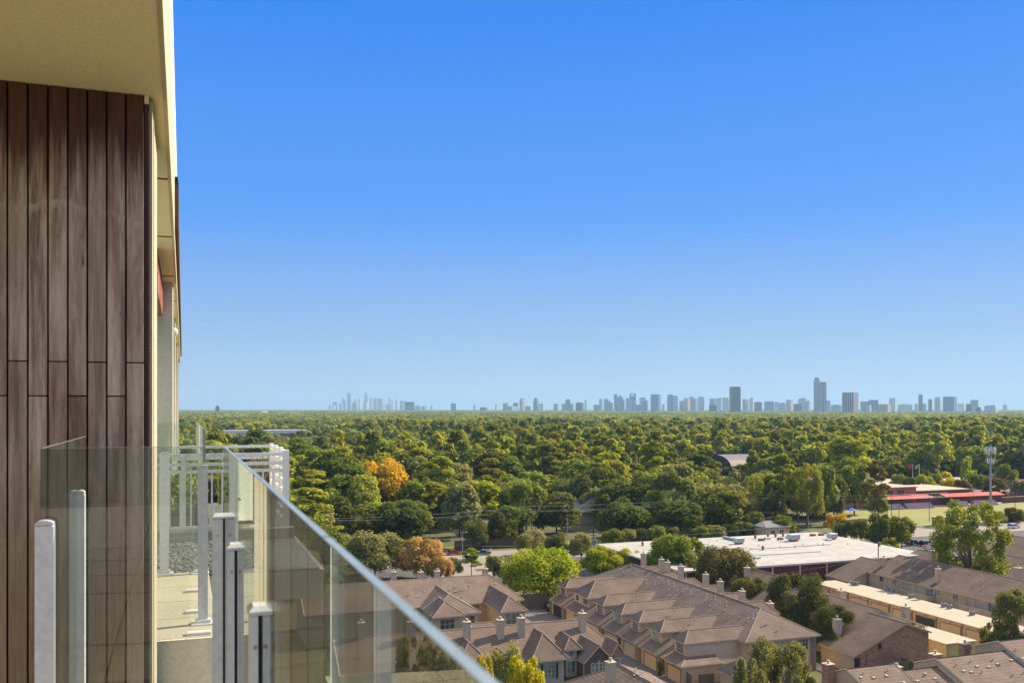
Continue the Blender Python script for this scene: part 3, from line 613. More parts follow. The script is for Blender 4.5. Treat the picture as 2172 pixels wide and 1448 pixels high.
# ================= ROW C (front left) =================
C=root('townhouse_row',(48,130,0),'townhouse row with tall square chimneys and brick and stone front gables, beside the glass rail','townhouses')
wallbox(C,20.5,61.6,126.1,136.6,0,5.7,mTan); roofmb(20,62.3,125.5,137.2,5.75,9.5,'x',0,4.2,rid=130.9).build('roof',RM(),C)
W=wallbox(C,47.8,52.6,124.3,127,0,5.6,mBrickW,'wing'); roofmb(47.2,53.2,123.7,131,5.62,8.9,'y',3.0,0).build('roof',RM(),W)
o=window(W,'-v',124.3,49.4,51.2,2.9,4.9,3,3,mPaneG)
MB().box(48.95,49.28,124.2,124.29,2.8,5.0).box(51.32,51.65,124.2,124.29,2.8,5.0).build('shutter',mDarkM,W)
W=wallbox(C,36.5,41,124.3,127,0,5.6,mTan,'wing'); roofmb(35.9,41.6,123.7,131,5.62,8.6,'y',3.0,0).build('roof',RM(),W)
def gable(par,x0,x1,y0,yb,z0,z1,mat,gw=None):
    W=MB().box(x0+.3,x1-.3,y0+.3,yb,0,z0-.05).add([(x0+.3,y0+.3,z0-.05),(x1-.3,y0+.3,z0-.05),((x0+x1)/2,y0+.3,z1-.35)],[(0,1,2)]).build('gable_wall',mat,par)
    xm=(x0+x1)/2; r=MB()
    for xa in (x0,x1):
        r.add([(xa,y0,z0),(xm,y0,z1),(xm,yb,z1),(xa,yb,z0)],[(0,1,2,3) if xa>xm else (3,2,1,0)],0)
        r.add([(xa,y0,z0-.16),(xm,y0,z1-.16),(xm,yb,z1-.16),(xa,yb,z0-.16)],[(0,1,2,3)],1); r.add([(xa,y0,z0),(xm,y0,z1),(xm,y0,z1-.3),(xa,y0,z0-.3)],[(0,1,2,3)],1); r.add([(xa,y0,z0),(xa,yb,z0),(xa,yb,z0-.16),(xa,y0,z0-.16)],[(0,1,2,3)],1)
    r.tube((xm,y0,z1),(xm,yb,z1),.1,n=5,m=3); r.build('roof',RM(),W); return W
W=gable(C,54.6,59.6,121.8,128.5,5.3,7.7,mBrickBr); window(W,'-v',122.1,56.0,58.3,2.6,5.0,4,4,mPaneG); MB().box(57.05,57.25,122.02,122.04,2.6,5.4).build('mullion',mTrimW,W)
W=gable(C,59.9,62.3,123.6,128.5,5.6,7.3,mStone); window(W,'-v',123.9,60.7,61.5,2.8,4.9,1,3,mPaneG)
W=gable(C,41.4,45.2,123.2,128.5,5.3,7.2,mBrickBr); window(W,'-v',123.5,43.0,43.6,5.1,5.6,2,2)
W=gable(C,30.5,35,123.2,128.5,5.3,7.2,mStone); window(W,'-v',123.5,32.0,33.6,3.1,4.9,2,2)
W=wallbox(C,53.1,54.9,124.9,128,0,6.7,mBeige,'dormer'); roofmb(52.7,55.6,124.4,129.5,6.72,8.3,'y',1.4,0).build('roof',RM(),W); window(W,'-v',124.9,53.7,54.3,5.7,6.3,2,2); window(W,'-v',124.9,53.4,54.6,3.2,4.9,2,2,mPaneG)
MB().box(52.7,55.3,122.9,124.88,2.5,2.62).box(53.0,53.2,123,123.2,0,2.5,1).box(54.9,55.1,123,123.2,0,2.5,1).build('porch',[mDarkM,mTrim],C)
MB().box(53.6,54.4,124.84,124.89,0,2.1).build('front_door',mDarkM,C)
MB().tube((54.7,121.95,0),(54.7,121.95,5),.06,n=6).build('downpipe',mTrim,C)
MB().box(58.6,62.6,122.3,122.36,2.8,2.86).box(62.5,62.56,122.3,122.36,0,2.86).box(58.6,62.6,122.3,123.5,2.6,2.7).build('balcony_rail',mTrim,C)
zC=lambda u,v: 9.5-abs(v-130.9)*.694
for x,yb,yt in [(990,1349,1317),(1061,1351,1313),(1105,1348,1309),(1235,1337,1299)]:
    u,v,z=at_v(x,yb,129.2); chimney(C,u,v,7.2,Zof(yt,u,v),1.0,.9)
u,v,z=on_slope(1218,1328,zC,9); vent(C,u,v,z,0)
chimney(C,24,131,8,11.6); chimney(C,31,130,8,11.4)
# ================= ROOFS NEAR THE BOTTOM =================
D=root('townhouse_row',(53,104,0),'brown hipped roof with one square chimney and pipes at the bottom centre','townhouses')
wallbox(D,47.5,60,84,112.4,0,5.5,mTan); roofmb(46.8,60.8,83,113,5.55,8.9,'y',4,5.5,rid=53.5).build('roof',RM(),D)
u,v=G(1295,1440,7.8); chimney(D,u,v,6,Zof(1402,u,v),1.1,1.0)
for x,y in [(1345,1428),(1349,1425),(1358,1431),(1362,1433),(1389,1447)]:
    u,v,z=on_slope(x,y+4,lambda u,v:8.9-abs(u-53.5)*.46,8.5); vent(D,u,v,z+.1,0)
E1=root('townhouse_row',(60,96,0),'low brown roof with a straight ridge in front of the garage drive','townhouses')
wallbox(E1,57.2,66.8,88,105.5,0,4.9,mTan); roofmb(55.5,67.5,87.4,106.2,4.95,7.7,'x',0,3.6,rid=99.2).build('roof',RM(),E1)
vent(E1,56.6,98.8,7.7,0)
def F_row(u0,u1,vr,zr,first,label,hole=None,ch=None):
    r=root('townhouse_row',((u0+u1)/2,vr,0),label,'townhouses','stepped gabled roofs along the bottom right')
    dep=8.5; s=.40; bk=4.2; eb=zr-bk*s
    wallbox(r,u0+.3,u1-.3,vr-dep+.5,vr+bk-.5,0,zr-dep*s-.1,mTan)
    m=MB(); e0=zr-dep*s
    for sg,dd,ee in ((-1,dep,e0),(1,bk,eb)):
        m.add([(u0,vr+sg*dd,ee),(u1,vr+sg*dd,ee),(u1,vr,zr),(u0,vr,zr)],[(0,1,2,3)if sg<0 else(3,2,1,0)],0)
        m.add([(u0,vr+sg*dd,ee),(u1,vr+sg*dd,ee),(u1,vr+sg*dd,ee-.2),(u0,vr+sg*dd,ee-.2)],[(0,1,2,3)],1)
    for uu in (u0,u1):
        m.add([(uu,vr-dep,e0),(uu,vr+bk,eb),(uu,vr,zr)],[(0,1,2)],2)
        m.add([(uu,vr-dep,e0),(uu,vr+bk,eb),(uu,vr+bk,0),(uu,vr-dep,0)],[(0,1,2,3)],2)
        m.tube((uu,vr-dep,e0),(uu,vr,zr),.14,n=4,m=1); m.tube((uu,vr+bk,eb),(uu,vr,zr),.14,n=4,m=1)
    m.tube((u0,vr,zr),(u1,vr,zr),.1,n=5,m=4); m.build('roof',[mRoof,mTrim,mTan,mCap,mSeam],r); return r
vF=101.5
rows=[(84.2,92.3,101.6,7.0),(92.3,99.7,101.2,6.0),(99.7,112.6,101.6,7.0),(112.6,128,103,8.0)]
labs=['lowest left brown gabled roof of the bottom right terrace, with a tan end gable','low middle section of the bottom right terrace roof, dropped below its neighbours','wide brown roof section with box vents and a brick chimney at bottom right','highest brown roof section in the bottom right corner of the view']
Fr=[]
for (a,b,vr,zr),l in zip(rows,labs): Fr.append(F_row(a,b,vr,zr,0,l))
def zF(u,v):
    for a,b,vr,zr in rows:
        if a<=u<=b: return zr-abs(v-vr)*.4
    return 7
for x,y,k in [(1831,1427,1),(1826,1440,1),(1853,1434,2),(1880,1430,2),(1883,1420,1),(1826,1433,2),(1917,1444,2),(1934,1435,1),(1946,1441,2),(1961,1430,1),(1962,1426,2),(1983,1436,2),(1992,1441,1),(2004,1411,1),(2004,1420,1),(2011,1427,2),(2028,1409,1),(2020,1437,1),(2044,1420,2),(2060,1400,1),(2060,1422,2),(2072,1410,2),(2083,1423,1),(2106,1397,1),(2097,1411,2),(2116,1405,2),(2121,1408,1),(2148,1430,1),(2155,1376,1),(2145,1397,2),(2154,1396,1),(2170,1393,2),(2171,1425,1)]:
    u,v,z=on_slope(x,y+3,zF,6.5)
    q=Fr[[i for i,(a,b,_,_) in enumerate(rows) if a<=max(84.3,min(u,127.9))<=b][0]]; vent(q,u,v,z,k)
u,v=G(1757,1448,4.5); chimney(Fr[0],u,v,2,Zof(1406,u,v),1.3,1.1,mBrick,pot=True)
u=103.6;v=103.5; 
for x,yt,w in [(1984,1385,1.5),(1902,1412,1.2),(2046,1363,1.3)]:
    u,v,_=at_v(x,yt,104.8 if x!=2046 else 110); chimney(Fr[1 if x==1902 else 2 if x==1984 else 3],u,v,3,Zof(yt,u,v),w,1.1,mBrick)
# ================= FLAT ROOFED GARAGES G1, G2 =================
acm=None
def ac_unit(u,v,z,label,s=1.0,rz=0.2):
    r=root('air_conditioner',(u,v,z),label,'air conditioner','condenser units on the flat garage roofs',rz,s)
    inst('casing',AC[0],r); inst('grille',AC[1],r); inst('fan',AC[2],r); return r
b=MB()
for x in (-.38,.34):
    for y in (-.38,.34): b.box(x,x+.04,y,y+.04,0,.8)
b.box(-.38,.38,-.38,.38,0,.08).box(-.38,.38,-.38,.38,.76,.8)
g_=MB()
for i in range(9): g_.box(-.36,.36,-.37,-.355,.1+i*.072,.14+i*.072).box(-.36,.36,.355,.37,.1+i*.072,.14+i*.072).box(-.37,-.355,-.34,.34,.1+i*.072,.14+i*.072).box(.355,.37,-.34,.34,.1+i*.072,.14+i*.072)
g_.box(-.33,.33,-.33,.33,.09,.75,1)
f_=MB().tube((0,0,.802),(0,0,.86),.3,.28,14)
AC=[b.mesh('ac_casing',mMetalW),g_.mesh('ac_grille',[mMetalG,mDarkM]),f_.mesh('ac_fan',mDarkM)]
def flatgar(x0,x1,y0,y1,h,label,doors,openi=None):
    r=root('garage_block',((x0+x1)/2,y0,0),label,'garages')
    wallbox(r,x0+.25,x1-.25,y0+.25,y1-.25,0,h-.2,mTanB)
    m=MB().box(x0,x1,y0,y1,h-.2,h,1); m.add([(x0+.12,y0+.12,h+.006),(x1-.12,y0+.12,h+.006),(x1-.12,y1-.12,h+.006),(x0+.12,y1-.12,h+.006)],[(0,1,2,3)],0); m.build('flat_roof',[mCreamRoof,mTrim],r)
    L=(y1-y0)/doors if doors else 0
    for i in range(doors):
        a=y0+i*L+.7; o=gdoor(r,'-u',x0+.25,a,a+L-1.4,2.3,i==openi); MB().box(x0+.15,x0+.245,a-.62,a-.3,0,h-.2).build('pilaster',mDTrim,r); MB().ball((x0+.1,a+L*.35,h-.45),.1,.16,.09).build('lamp',mDarkM,r)
    return r
G1=flatgar(133.3,141.8,117.5,172.2,3.2,'long flat cream roofed row of tan garages running away on the right',9,3)
G2=flatgar(119.2,125.9,119.3,152,3.15,'shorter flat cream roofed garage block in front of the long garage row',0)
MB().box(115.5,119.15,124.6,131,2.55,2.75).box(115.5,115.7,124.5,124.6,0,2.75).box(119.0,119.15,124.4,124.59,0,2.7).build('carport_roof',mAluCap,G2)
window(G2,'-v',119.55,124.2,125,1.6,2.2,2,1); MB().tube((120,119.4,0),(120,119.4,2.9),.06,n=6).build('downpipe',mTrim,G2)
for n,(x,y,l) in enumerate([(1809,1240,'left one of the pair of condensers at the far end of the long cream roof'),(1817,1241,'right one of the pair of condensers at the far end of the long cream roof'),(1883,1253,'dark green condenser beside the rear balcony, left of two'),(1893,1256,'dark green condenser beside the rear balcony, right of two'),(1932,1268,'single grey condenser below the first balcony'),(2002,1287,'pale condenser by the middle of the long cream roof'),(2014,1290,'darker condenser by the middle of the long cream roof'),(2062,1304,'grey condenser near the low end of the long cream roof')]):
    u,v=G(x,y,3.2); ac_unit(u,v,3.207,l)
for x,y,l in [(1940,1336,'condenser on the shorter cream roof nearest the brick gable'),(1952,1342,'condenser on the shorter cream roof, right of its twin')]:
    u,v=G(x,y,3.15); ac_unit(u,v,3.157,l,1.1)
# ================= BRICK GABLE HOUSE AND ITS NEIGHBOURS =================
def asymhouse(name,x0,x1,xr,y0,y1,zl,zr_,zt,wall,gablem,label,cat='house',roofm=None,gp='houses of the right hand complex'):
    "gabled house, ridge along Y at xr, left eave zl, right eave zr_"
    r=root(name,(xr,y0,0),label,cat,gp)
    w=MB(); w.add([(x0,y0,0),(x1,y0,0),(x1,y0,zr_),(xr,y0,zt),(x0,y0,zl)],[(0,1,2,3,4)],1)
    w.add([(x0,y1,0),(x1,y1,0),(x1,y1,zr_),(xr,y1,zt),(x0,y1,zl)],[(4,3,2,1,0)],1)
    w.add([(x0,y0,0),(x0,y1,0),(x0,y1,zl),(x0,y0,zl)],[(3,2,1,0)],0); w.add([(x1,y0,0),(x1,y1,0),(x1,y1,zr_),(x1,y0,zr_)],[(0,1,2,3)],0)
    w.build('wall',[wall,gablem],r)
    m=MB(); o=.35; sl=(zt-zl)/(xr-x0); sr=(zt-zr_)/(x1-xr)
    L0=(x0-o,zl-o*sl);R0=(x1+o,zr_-o*sr); k=.14
    for (xa,za) in (L0,R0):
        m.add([(xa,y0-o,za+k),(xr,y0-o,zt+k),(xr,y1+o,zt+k),(xa,y1+o,za+k)],[(3,2,1,0) if xa<xr else (0,1,2,3)],0)
        m.add([(xa,y0-o,za-.1),(xr,y0-o,zt-.1),(xr,y1+o,zt-.1),(xa,y1+o,za-.1)],[(0,1,2,3)],1)
        for yy in (y0-o,y1+o): m.add([(xa,yy,za+k),(xr,yy,zt+k),(xr,yy,zt-.14),(xa,yy,za-.14)],[(0,1,2,3)],1)
        m.add([(xa,y0-o,za+k),(xa,y1+o,za+k),(xa,y1+o,za-.12),(xa,y0-o,za-.12)],[(0,1,2,3)],1)
    m.tube((xr,y0-o,zt+k),(xr,y1+o,zt+k),.09,n=5,m=2); m.build('roof',[roofm or mRoofDk,mTrim,mCap],r); return r
H1=asymhouse('brick_house',100.2,115.2,110.3,119.0,127,3.0,5.6,7.3,mTan,mBrick,'house with a big orange brick gable and brown roof beside the lawn')
window(H1,'-v',119,105.0,105.5,3.7,4.4,1,1,mPane,mDarkM); MB().box(100.3,101.3,118.9,118.99,0,2.6).build('side_door',mDarkM,H1)
u,v=G(1808,1330,6); chimney(H1,102.8,126.2,3,Zof(1311,102.8,126.2),1.2,1)
fence('timber_fence',[(104,117.2),(109.5,117.2),(109.5,118.7)],1.9,mFence,'grey board enclosure under the brick gable')
fence('timber_fence',[(115.9,124.3),(118.9,124.3)],2.3,mFence,'dark board fence under the white carport roof')
H2=asymhouse('tan_house',104,124,114.3,129,141.5,3.6,3.6,7.1,mTan,mBeige,'tan house with a plain grey beige gable behind the brick gabled house')
H3=asymhouse('tan_house',108,121.5,115.7,143,152,3.6,4,6.6,mTan,mBeige,'low brown roofed house close to the start of the long garage row')
H4=asymhouse('tan_house',106,125,115,154.5,167,3.6,4,7.8,mTan,mBeige,'brown roofed house just in front of the maroon warehouse wall')
chimney(H4,111.5,165,5,8.9,1.1,1); chimney(H3,124.8,152,2,5.6,1.4,1.1); chimney(H2,121.5,130.8,4,6.9,1.1,1)
for h,pts in ((H2,[(114.9,133,1),(114.9,137,1)]),(H3,[(116.1,145,1),(116.1,148,1),(116.1,150,1)]),(H4,[(115.6,158,1),(115.6,162,1)])):
    for u,v,k in pts: vent(h,u,v,7.0 if h is H2 else 6.4 if h is H3 else 7.7,k)
fence('timber_fence',[(120,174),(140,174)],2.2,mFence,'grey board fence between the warehouse and the long garage row')
# ---- long balcony building L
Lb=asymhouse('balcony_house_row',145.6,166,154.2,128,168,5.4,5.0,8.6,mTan,mBeige,'long two storey tan terrace with balconies, dappled tree shadow on its roof','townhouses')
for y,s,pn in [(1870,3,0),(1897,3,0),(1987,3,1),(2027,3,0),(2122,3,1)]:
    v=V_at(y,145.6); window(Lb,'-u',145.6,v-.6,v+.6,4.0,5.0,2,1,mPaneG if pn else mPane,mTrimW)
for x,xe in ((1907,1966),(2034,2100)):
    v1=V_at(x,143.4); v0=V_at(xe,143.4)
    o=MB().box(143.4,145.6,v0,v1,2.7,2.85).box(143.4,143.5,v0,v1,2.85,3.8).box(143.5,145.59,v0,v0+.1,2.85,3.8).box(143.5,145.59,v1-.1,v1,2.85,3.8).box(143.36,143.54,v0-.04,v1+.04,3.8,3.88,1).build('balcony',[mTan,mTrim],Lb)
    window(Lb,'-u',145.6,v0+.7,v0+2.5,2.9,4.9,2,1,mPaneG,mTrimW,'sliding_door'); MB().box(145.5,145.59,v1-1.6,v1-1.3,3.0,4.8).build('wall_panel',mTrimW,Lb)
for x in (1914,1975,2050): 
    v=V_at(x,145.5); MB().tube((145.5,v,0),(145.5,v,5.3),.06,n=6).build('downpipe',mTrim,Lb)
for x,yt in [(1875,1182),(1990,1205)]:
    u=147.6 if x==1990 else 149; v=V_at(x,u); chimney(Lb,u,v,5,Zof(yt,u,v),.95,.85,mTan)
zL=lambda u,v: 8.7-abs(u-154.2)*.372
for x,y,k in [(1894,1186,1),(1907,1190,1),(1930,1187,1),(1940,1215,1),(2018,1247,1),(2068,1238,1),(2081,1230,1),(2084,1234,1),(2065,1246,1),(2085,1247,1),(2048,1213,1)]:
    u,v,z=on_slope(x,y+2,zL,7); vent(Lb,u,v,z,k)
Lc=asymhouse('tan_house',140.5,160,150.5,168.6,176,3.6,4,7.2,mTan,mBeige,'lower brown roofed house at the far end of the balcony terrace')
# far-right roofs
H5=asymhouse('brick_house',163,176,171.3,171,180,4.2,4.6,7.3,mTan,mBrick,'small house with an orange brick gable left of the big pale tree')
chimney(H5,167.5,171.8,4,8.6,1.3,1,mTan); window(H5,'-v',171,173,174,2,3,1,1)
H6=asymhouse('tan_house',173,190,182,158,171,4.2,4.2,7.8,mTan,mBeige,'house with a tall grey beige side gable right of the big pale tree')
chimney(H6,173.6,160,3,8.2,1.9,1.2,mTan)
H7=asymhouse('tan_house',164,186,176,138,152,4.5,4.5,8.6,mTan,mBeige,'broad brown roof with skylights at the right edge of the view')
chimney(H7,165.2,146,4,8.8,1.5,1.1,mBeige)
for a in (141,146): MB().box(170.5,172,a,a+1.6,7.0,7.25).box(170.6,171.9,a+.1,a+1.5,7.251,7.28,1).build('skylight',[mTrimW,mPane],H7)
chimney(Lb,152.5,131,6,10,1.1,1,mTan)
H8=asymhouse('tan_house',192,215,204,168,184,4.5,5.5,9,mTanB,mBeige,'tall grey sided house at the right edge behind the big pale tree')
fence('timber_fence',[(190.5,176),(191,190),(214,192)],3,mFence,'tall grey fence at the right edge behind the big pale tree')
# ================= WAREHOUSE =================
mMembrane2=M('dusty seam tape',(.36,.34,.31),(.29,.27,.245),.5,.9)
Wh=root('warehouse',(140,178,0),'maroon walled warehouse under a huge white flat roof','warehouse')
WX0,WX1,WY0,WY1=103.2,172.5,177.6,221.0
Wm=MB().box(WX0,WX1,WY0,WY1,0,6.1); Wm.build('wall',mMaroon,Wh)
MB().box(WX0-.2,WX1+.2,WY0-.2,WY1+.2,6.101,6.5).build('roof_edge',mTrimW,Wh)
MB().add([(WX0,WY0,6.506),(WX1,WY0,6.506),(WX1,WY1,6.506),(WX0,WY1,6.506)],[(0,1,2,3)]).build('flat_roof',mMembrane,Wh)
for i in range(10): 
    x=WX0+1+i*7.5; MB().box(x-.18,x+.18,WY0-.16,WY0-.003,0,6.1).build('pilaster',mBeige,Wh)
MB().box(WX0-.05,WX0-.003,209,219,.6,4.8).build('shopfront',mPane,Wh)
mh=MB().bevbox(-1.6,1.6,-1,1,.55,2.0,.08).bevbox(-1.25,1.25,-.8,.8,.15,.549,.02,1); 
for i in range(14): mh.box(-1.5+i*.22,-1.44+i*.22,-1.03,-1.001,.7,1.85,2)
rtu=mh.mesh('rooftop_unit',[mMetalW,mRust,mMetalG])
for x,y,l in [(1567,1148,'pale rooftop air handler on the white roof, leftmost of three'),(1683,1142,'largest rooftop air handler on the white roof, in the middle'),(1765,1138,'rooftop air handler with a grey base near the far corner of the white roof')]:
    u,v=G(x,y+5,6.5); r=root('rooftop_unit',(u,v,6.51),l,'air handler','air handlers on the white warehouse roof',.1,.8 if x!=1683 else .95); inst('casing',rtu,r)
ven=MB().tube((0,0,0),(0,0,.5),.32,.26,10).ball((0,0,.75),.42,.42,.3,10,5).tube((0,0,.95),(0,0,1.15),.16,.12,8).mesh('turbine',mRust)
for x,y,l in [(1602,1142,'rusty roof turbine right of the left air handler'),(1615,1146,'small rusty roof box right of the left air handler'),(1629,1140,'rusty roof turbine, middle of the far row'),(1645,1139,'rusty roof turbine, right end of the far row'),(1661,1137,'rusty roof turbine just left of the largest air handler'),(1618,1166,'rusty roof turbine alone in the middle of the white roof'),(1655,1144,'low rusty roof box left of the largest air handler'),(1724,1136,'flat rusty hatch between the right two air handlers'),(1742,1135,'small rusty hatch left of the far corner air handler'),(1363,1157,'rusty roof turbine at the left end of the white roof')]:
    u,v=G(x,y,6.5); r=root('roof_ventilator',(u,v,6.507),l,'roof ventilator','rusty ventilators on the white warehouse roof',0,1.0); 
    if 'box' in l or 'hatch' in l: MB().bevbox(u-.7,u+.7,v-.5,v+.5,6.507,7.1,.08).build('hood',mRust,r)
    else: inst('turbine',ven,r)
for a,b,y in ((110,128,206),(135,160,199),(112,150,190)): MB().tube((a,y,6.62),(b,y,6.62),.09,n=6).build('roof_pipe',mMetalG,Wh)
for a,b in ((150,213),(157,213),(128,186),(164,205)): MB().bevbox(a,a+1.5,b,b+1.1,6.506,7.0,.06).build('roof_hatch',mMetalW,Wh)
MB().box(140,141,211,219,6.62,7.15).build('roof_duct',mMetalG,Wh)
for i in range(22): MB().box(WX0+1+i*3.1,WX0+1.07+i*3.1,WY0+.3,WY1-.3,6.507,6.514).build('membrane_seam',mMembrane2,Wh)
rs=random.Random(3)
for i in range(16):
    x=rs.uniform(1400,1800); y=1150+rs.uniform(-3,12); u,v=G(x,y,6.5)
    if WX0+2<u<WX1-2 and WY0+2<v<WY1-2: MB().tube((u,v,6.5),(u,v,6.85),.09,n=6).build('vent_pipe',mDarkM,Wh)
# ================= SCHOOL AND FIELD =================
Sc=root('school_building',(300,325,0),'low red brick school building with pink upper wall and white flat roofs','school')
mPink=brickm('pink brick',(.46,.20,.17),(.40,.17,.15),(.4,.3,.27)); mRB=brickm('red brick wall',(.24,.085,.07),(.19,.07,.06),(.25,.18,.15))
wallbox(Sc,262,300,317,340,0,8.2,mPink,'hall'); MB().box(261.5,300.5,316.5,340.5,8.2,8.6).build('hall_roof',mCreamRoof,Sc)
wallbox(Sc,300.2,330,317.5,342,0,6.3,mRB,'wing'); MB().box(300.6,330.5,317,342.5,6.3,6.7).build('wing_roof',mCreamRoof,Sc)
wallbox(Sc,262,390,319.5,360,0,3.6,mRB,'classroom_block'); MB().box(261,391,343,361,3.65,4.1).build('white_roof',mMembrane,Sc)
wallbox(Sc,300,420,362,400,0,3.9,mRB,'rear_block'); MB().box(299,421,361.5,401,3.95,4.4).build('white_roof',mMembrane,Sc)
wallbox(Sc,270,300,345,372,0,6.5,mStuccoPale,'gymnasium'); MB().box(269.5,300.5,344.5,372.5,6.52,6.9).build('white_roof',mMembrane,Sc); wallbox(Sc,315,320,360,365,0,11.5,mStuccoPale,'tower')
for x in (272,278,284,290): window(Sc,'-v',317,x,x+3.4,4.9,7.0,3,2,mPane,mPink)
def awning(x0,x1,lab):
    r=root('bleacher_awning',((x0+x1)/2,313.5,0),lab,'awning','red awnings over the bleachers')
    MB().add([(x0,311.6,4.1),(x1,311.6,4.1),(x1,316.3,5.1),(x0,316.3,5.1),(x0,311.6,4.0),(x1,311.6,4.0),(x1,316.3,5.0),(x0,316.3,5.0)],[(0,1,2,3),(7,6,5,4),(0,4,5,1),(3,2,6,7),(0,3,7,4),(1,5,6,2)]).build('canopy',mRed,r)
    n=int((x1-x0)/5)
    for i in range(n+1):
        x=x0+(x1-x0)*i/n; MB().tube((x,311.8,0),(x,311.8,4.1),.09,n=6).build('post',mDarkM,r)
        if 0<i<n: MB().box(x-.08,x+.08,311.55,316.3,5.11,5.2).build('seam',mTrimW,r) if False else None
    return r
awning(271,305,'long red awning over bleachers left of centre on the school field'); awning(312,345,'long red awning over bleachers at the right end of the field'); awning(246,256,'short red awning seen behind tree trunks')
mPur=M('mauve seats',(.36,.25,.33),(.28,.2,.27),1,.8)
for x0,x1,l in [(272,286,'mauve bleachers under the left red awning, left half'),(288,302,'mauve bleachers under the left red awning, right half'),(314,322,'small mauve bleachers under the right red awning'),(325,338,'mauve bleachers under the right end of the right red awning')]:
    m=MB()
    for i in range(5): m.box(x0,x1,308.6+i*.6,309.19+i*.6,0,.5+i*.42)
    tag(m.build('bleachers',mPur),l,'bleachers','bleachers beside the school field')
pb=root('press_box',(265,263,0),'small flat roofed brick hut between the street and the field','hut'); wallbox(pb,256,266,259.8,262.8,0,2.9,mRB); MB().box(255.6,266.4,259.6,263.2,2.92,3.15).build('roof',mCreamRoof,pb)
sw=root('brick_wall',(300,261,0),'long low red brick boundary wall at the near side of the field','wall'); wallbox(sw,280,420,261.2,261.5,0,2.4,mRB,'wall'); MB().box(279.9,420,261.15,261.55,2.4,2.5).build('coping',mTrim,sw)
bw=root('brick_wall',(345,320,0),'low brick wall at the far right end of the field','wall'); wallbox(bw,346,400,314,314.4,0,2.6,mRB,'wall'); MB().box(346,400,313.9,314.5,2.61,2.75).build('coping',mTrim,bw)
# arched-roof hall, white-roofed block, distant roofs among the trees
ar=root('arched_hall',(325,495,0),'tan hall with a barrel vaulted metal roof among the trees','hall')
m=MB(); n=14; x0,x1=312,334; y0,y1=478,512
for i in range(n):
    a=math.pi*i/n;b=math.pi*(i+1)/n; f=lambda t:((y0+y1)/2-math.cos(t)*(y1-y0)/2*.0+0,0)
    ya=(y0+y1)/2-math.cos(a)*(y1-y0)/2; yb_=(y0+y1)/2-math.cos(b)*(y1-y0)/2; za=6+math.sin(a)*8; zb_=6+math.sin(b)*8
    m.add([(x0,ya,za),(x0,yb_,zb_),(x1,yb_,zb_),(x1,ya,za)],[(3,2,1,0)],0); m.add([(x0,ya,6),(x0,yb_,6),(x0,yb_,zb_),(x0,ya,za)],[(0,1,2,3)],1); m.add([(x1,ya,6),(x1,yb_,6),(x1,yb_,zb_),(x1,ya,za)],[(3,2,1,0)],1)
m.build('vaulted_roof',[M('bronze metal roof',(.34,.29,.22),(.28,.235,.18),.3,.35,metal=.4),mDarkM],ar,smooth=False); wallbox(ar,x0,x1,y0,y1,0,5.99,mTan)
def lowblock(name,px0,px1,py,h,depth_,wallmt,roofm,label,cat='building',parts=True):
    u0,v0=G(px0,py,h); u1,v1=G(px1,py,h); v=(v0+v1)/2; u0=at_v(px0,py,v)[0];u1=at_v(px1,py,v)[0]
    r=root(name,((u0+u1)/2,v,0),label,cat); wallbox(r,u0,u1,v,v+depth_,0,h-.4,wallmt); MB().box(u0-.3,u1+.3,v-.3,v+depth_+.3,h-.4,h).build('roof',roofm,r); return r,u0,u1,v
r,a,b_,v=lowblock('classroom_block',1425,1600,1012,7,30,mBrick,mMembrane,'brick block with a white flat roof left of the vaulted hall')
for i in range(8): window(r,'-v',v,a+3+i*8,a+7+i*8,2.5,4.6,3,1)
lowblock('tan_house',1388,1412,1012,6,15,mBeige,mRoofDk,'small grey roofed house beside a tall bright pine')
lowblock('white_house',1405,1430,962,9,20,mMembrane,mMembrane,'white house glimpsed deep among the trees')
lowblock('service_block',1640,1680,1040,7,25,mBeige,mMembrane,'pale flat roofed block half hidden behind tall pines','building')
lowblock('service_block',1760,1862,1020,9,25,mTan,mMembrane,'pale block behind the dark round tree left of the school','building')
lowblock('service_block',690,716,925,13,30,mBeige,mMembrane,'far white flat roof glimpsed in the woods left of centre','building')
lowblock('service_block',1596,1620,952,14,24,mRB,mCreamRoof,'far reddish building glimpsed deep in the woods above the vaulted hall','building')
lowblock('service_block',1132,1150,928,13,24,mBeige,mMembrane,'tiny pale roof far back in the woods at the middle of the view','building')
def smallhouse(px,py,w,label,zr=6.5,d=14,rm=None,wm=None):
    u,v=G(px,py,zr); r=root('house',(u,v,0),label,'house'); wallbox(r,u-w/2+.5,u+w/2-.5,v-6,v+d-6,0,3.9,wm or mBeige); roofmb(u-w/2,u+w/2,v-6.6,v+d-5.4,4,zr,'x',3.5,3.5,rid=v).build('roof',[rm or mRoofDk,mTrim,mTan,mCap],r); 
    for i in range(2): window(r,'-v',v-6,u-w/4+i*w/3,u-w/4+i*w/3+1.4,1.4,2.8,2,2)
    return r
smallhouse(1626,1104,10,'grey hipped cottage roof behind the warehouse hedge',5.2,rm=M('grey shingles',(.22,.21,.20),(.16,.155,.15),.4,.9))
smallhouse(1010,996,30,'maroon roofed house glimpsed right of the orange tree',9,rm=M('maroon roof',(.20,.10,.09),None,.3,.9))
smallhouse(2118,1004,17,'dark steep roofed house behind the antenna mast',9.5); smallhouse(2166,1016,14,'brown roofed house at the right edge above the field',8)
smallhouse(1045,1100,13,'tan building seen between trunks near the utility pole',5.2)
gh=root('house',(128,305,0),'house with a steep grey standing seam metal roof above the lawn','house')
mSeamR=M('grey seam metal',(.22,.25,.29),(.17,.19,.22),.3,.5,metal=.2)
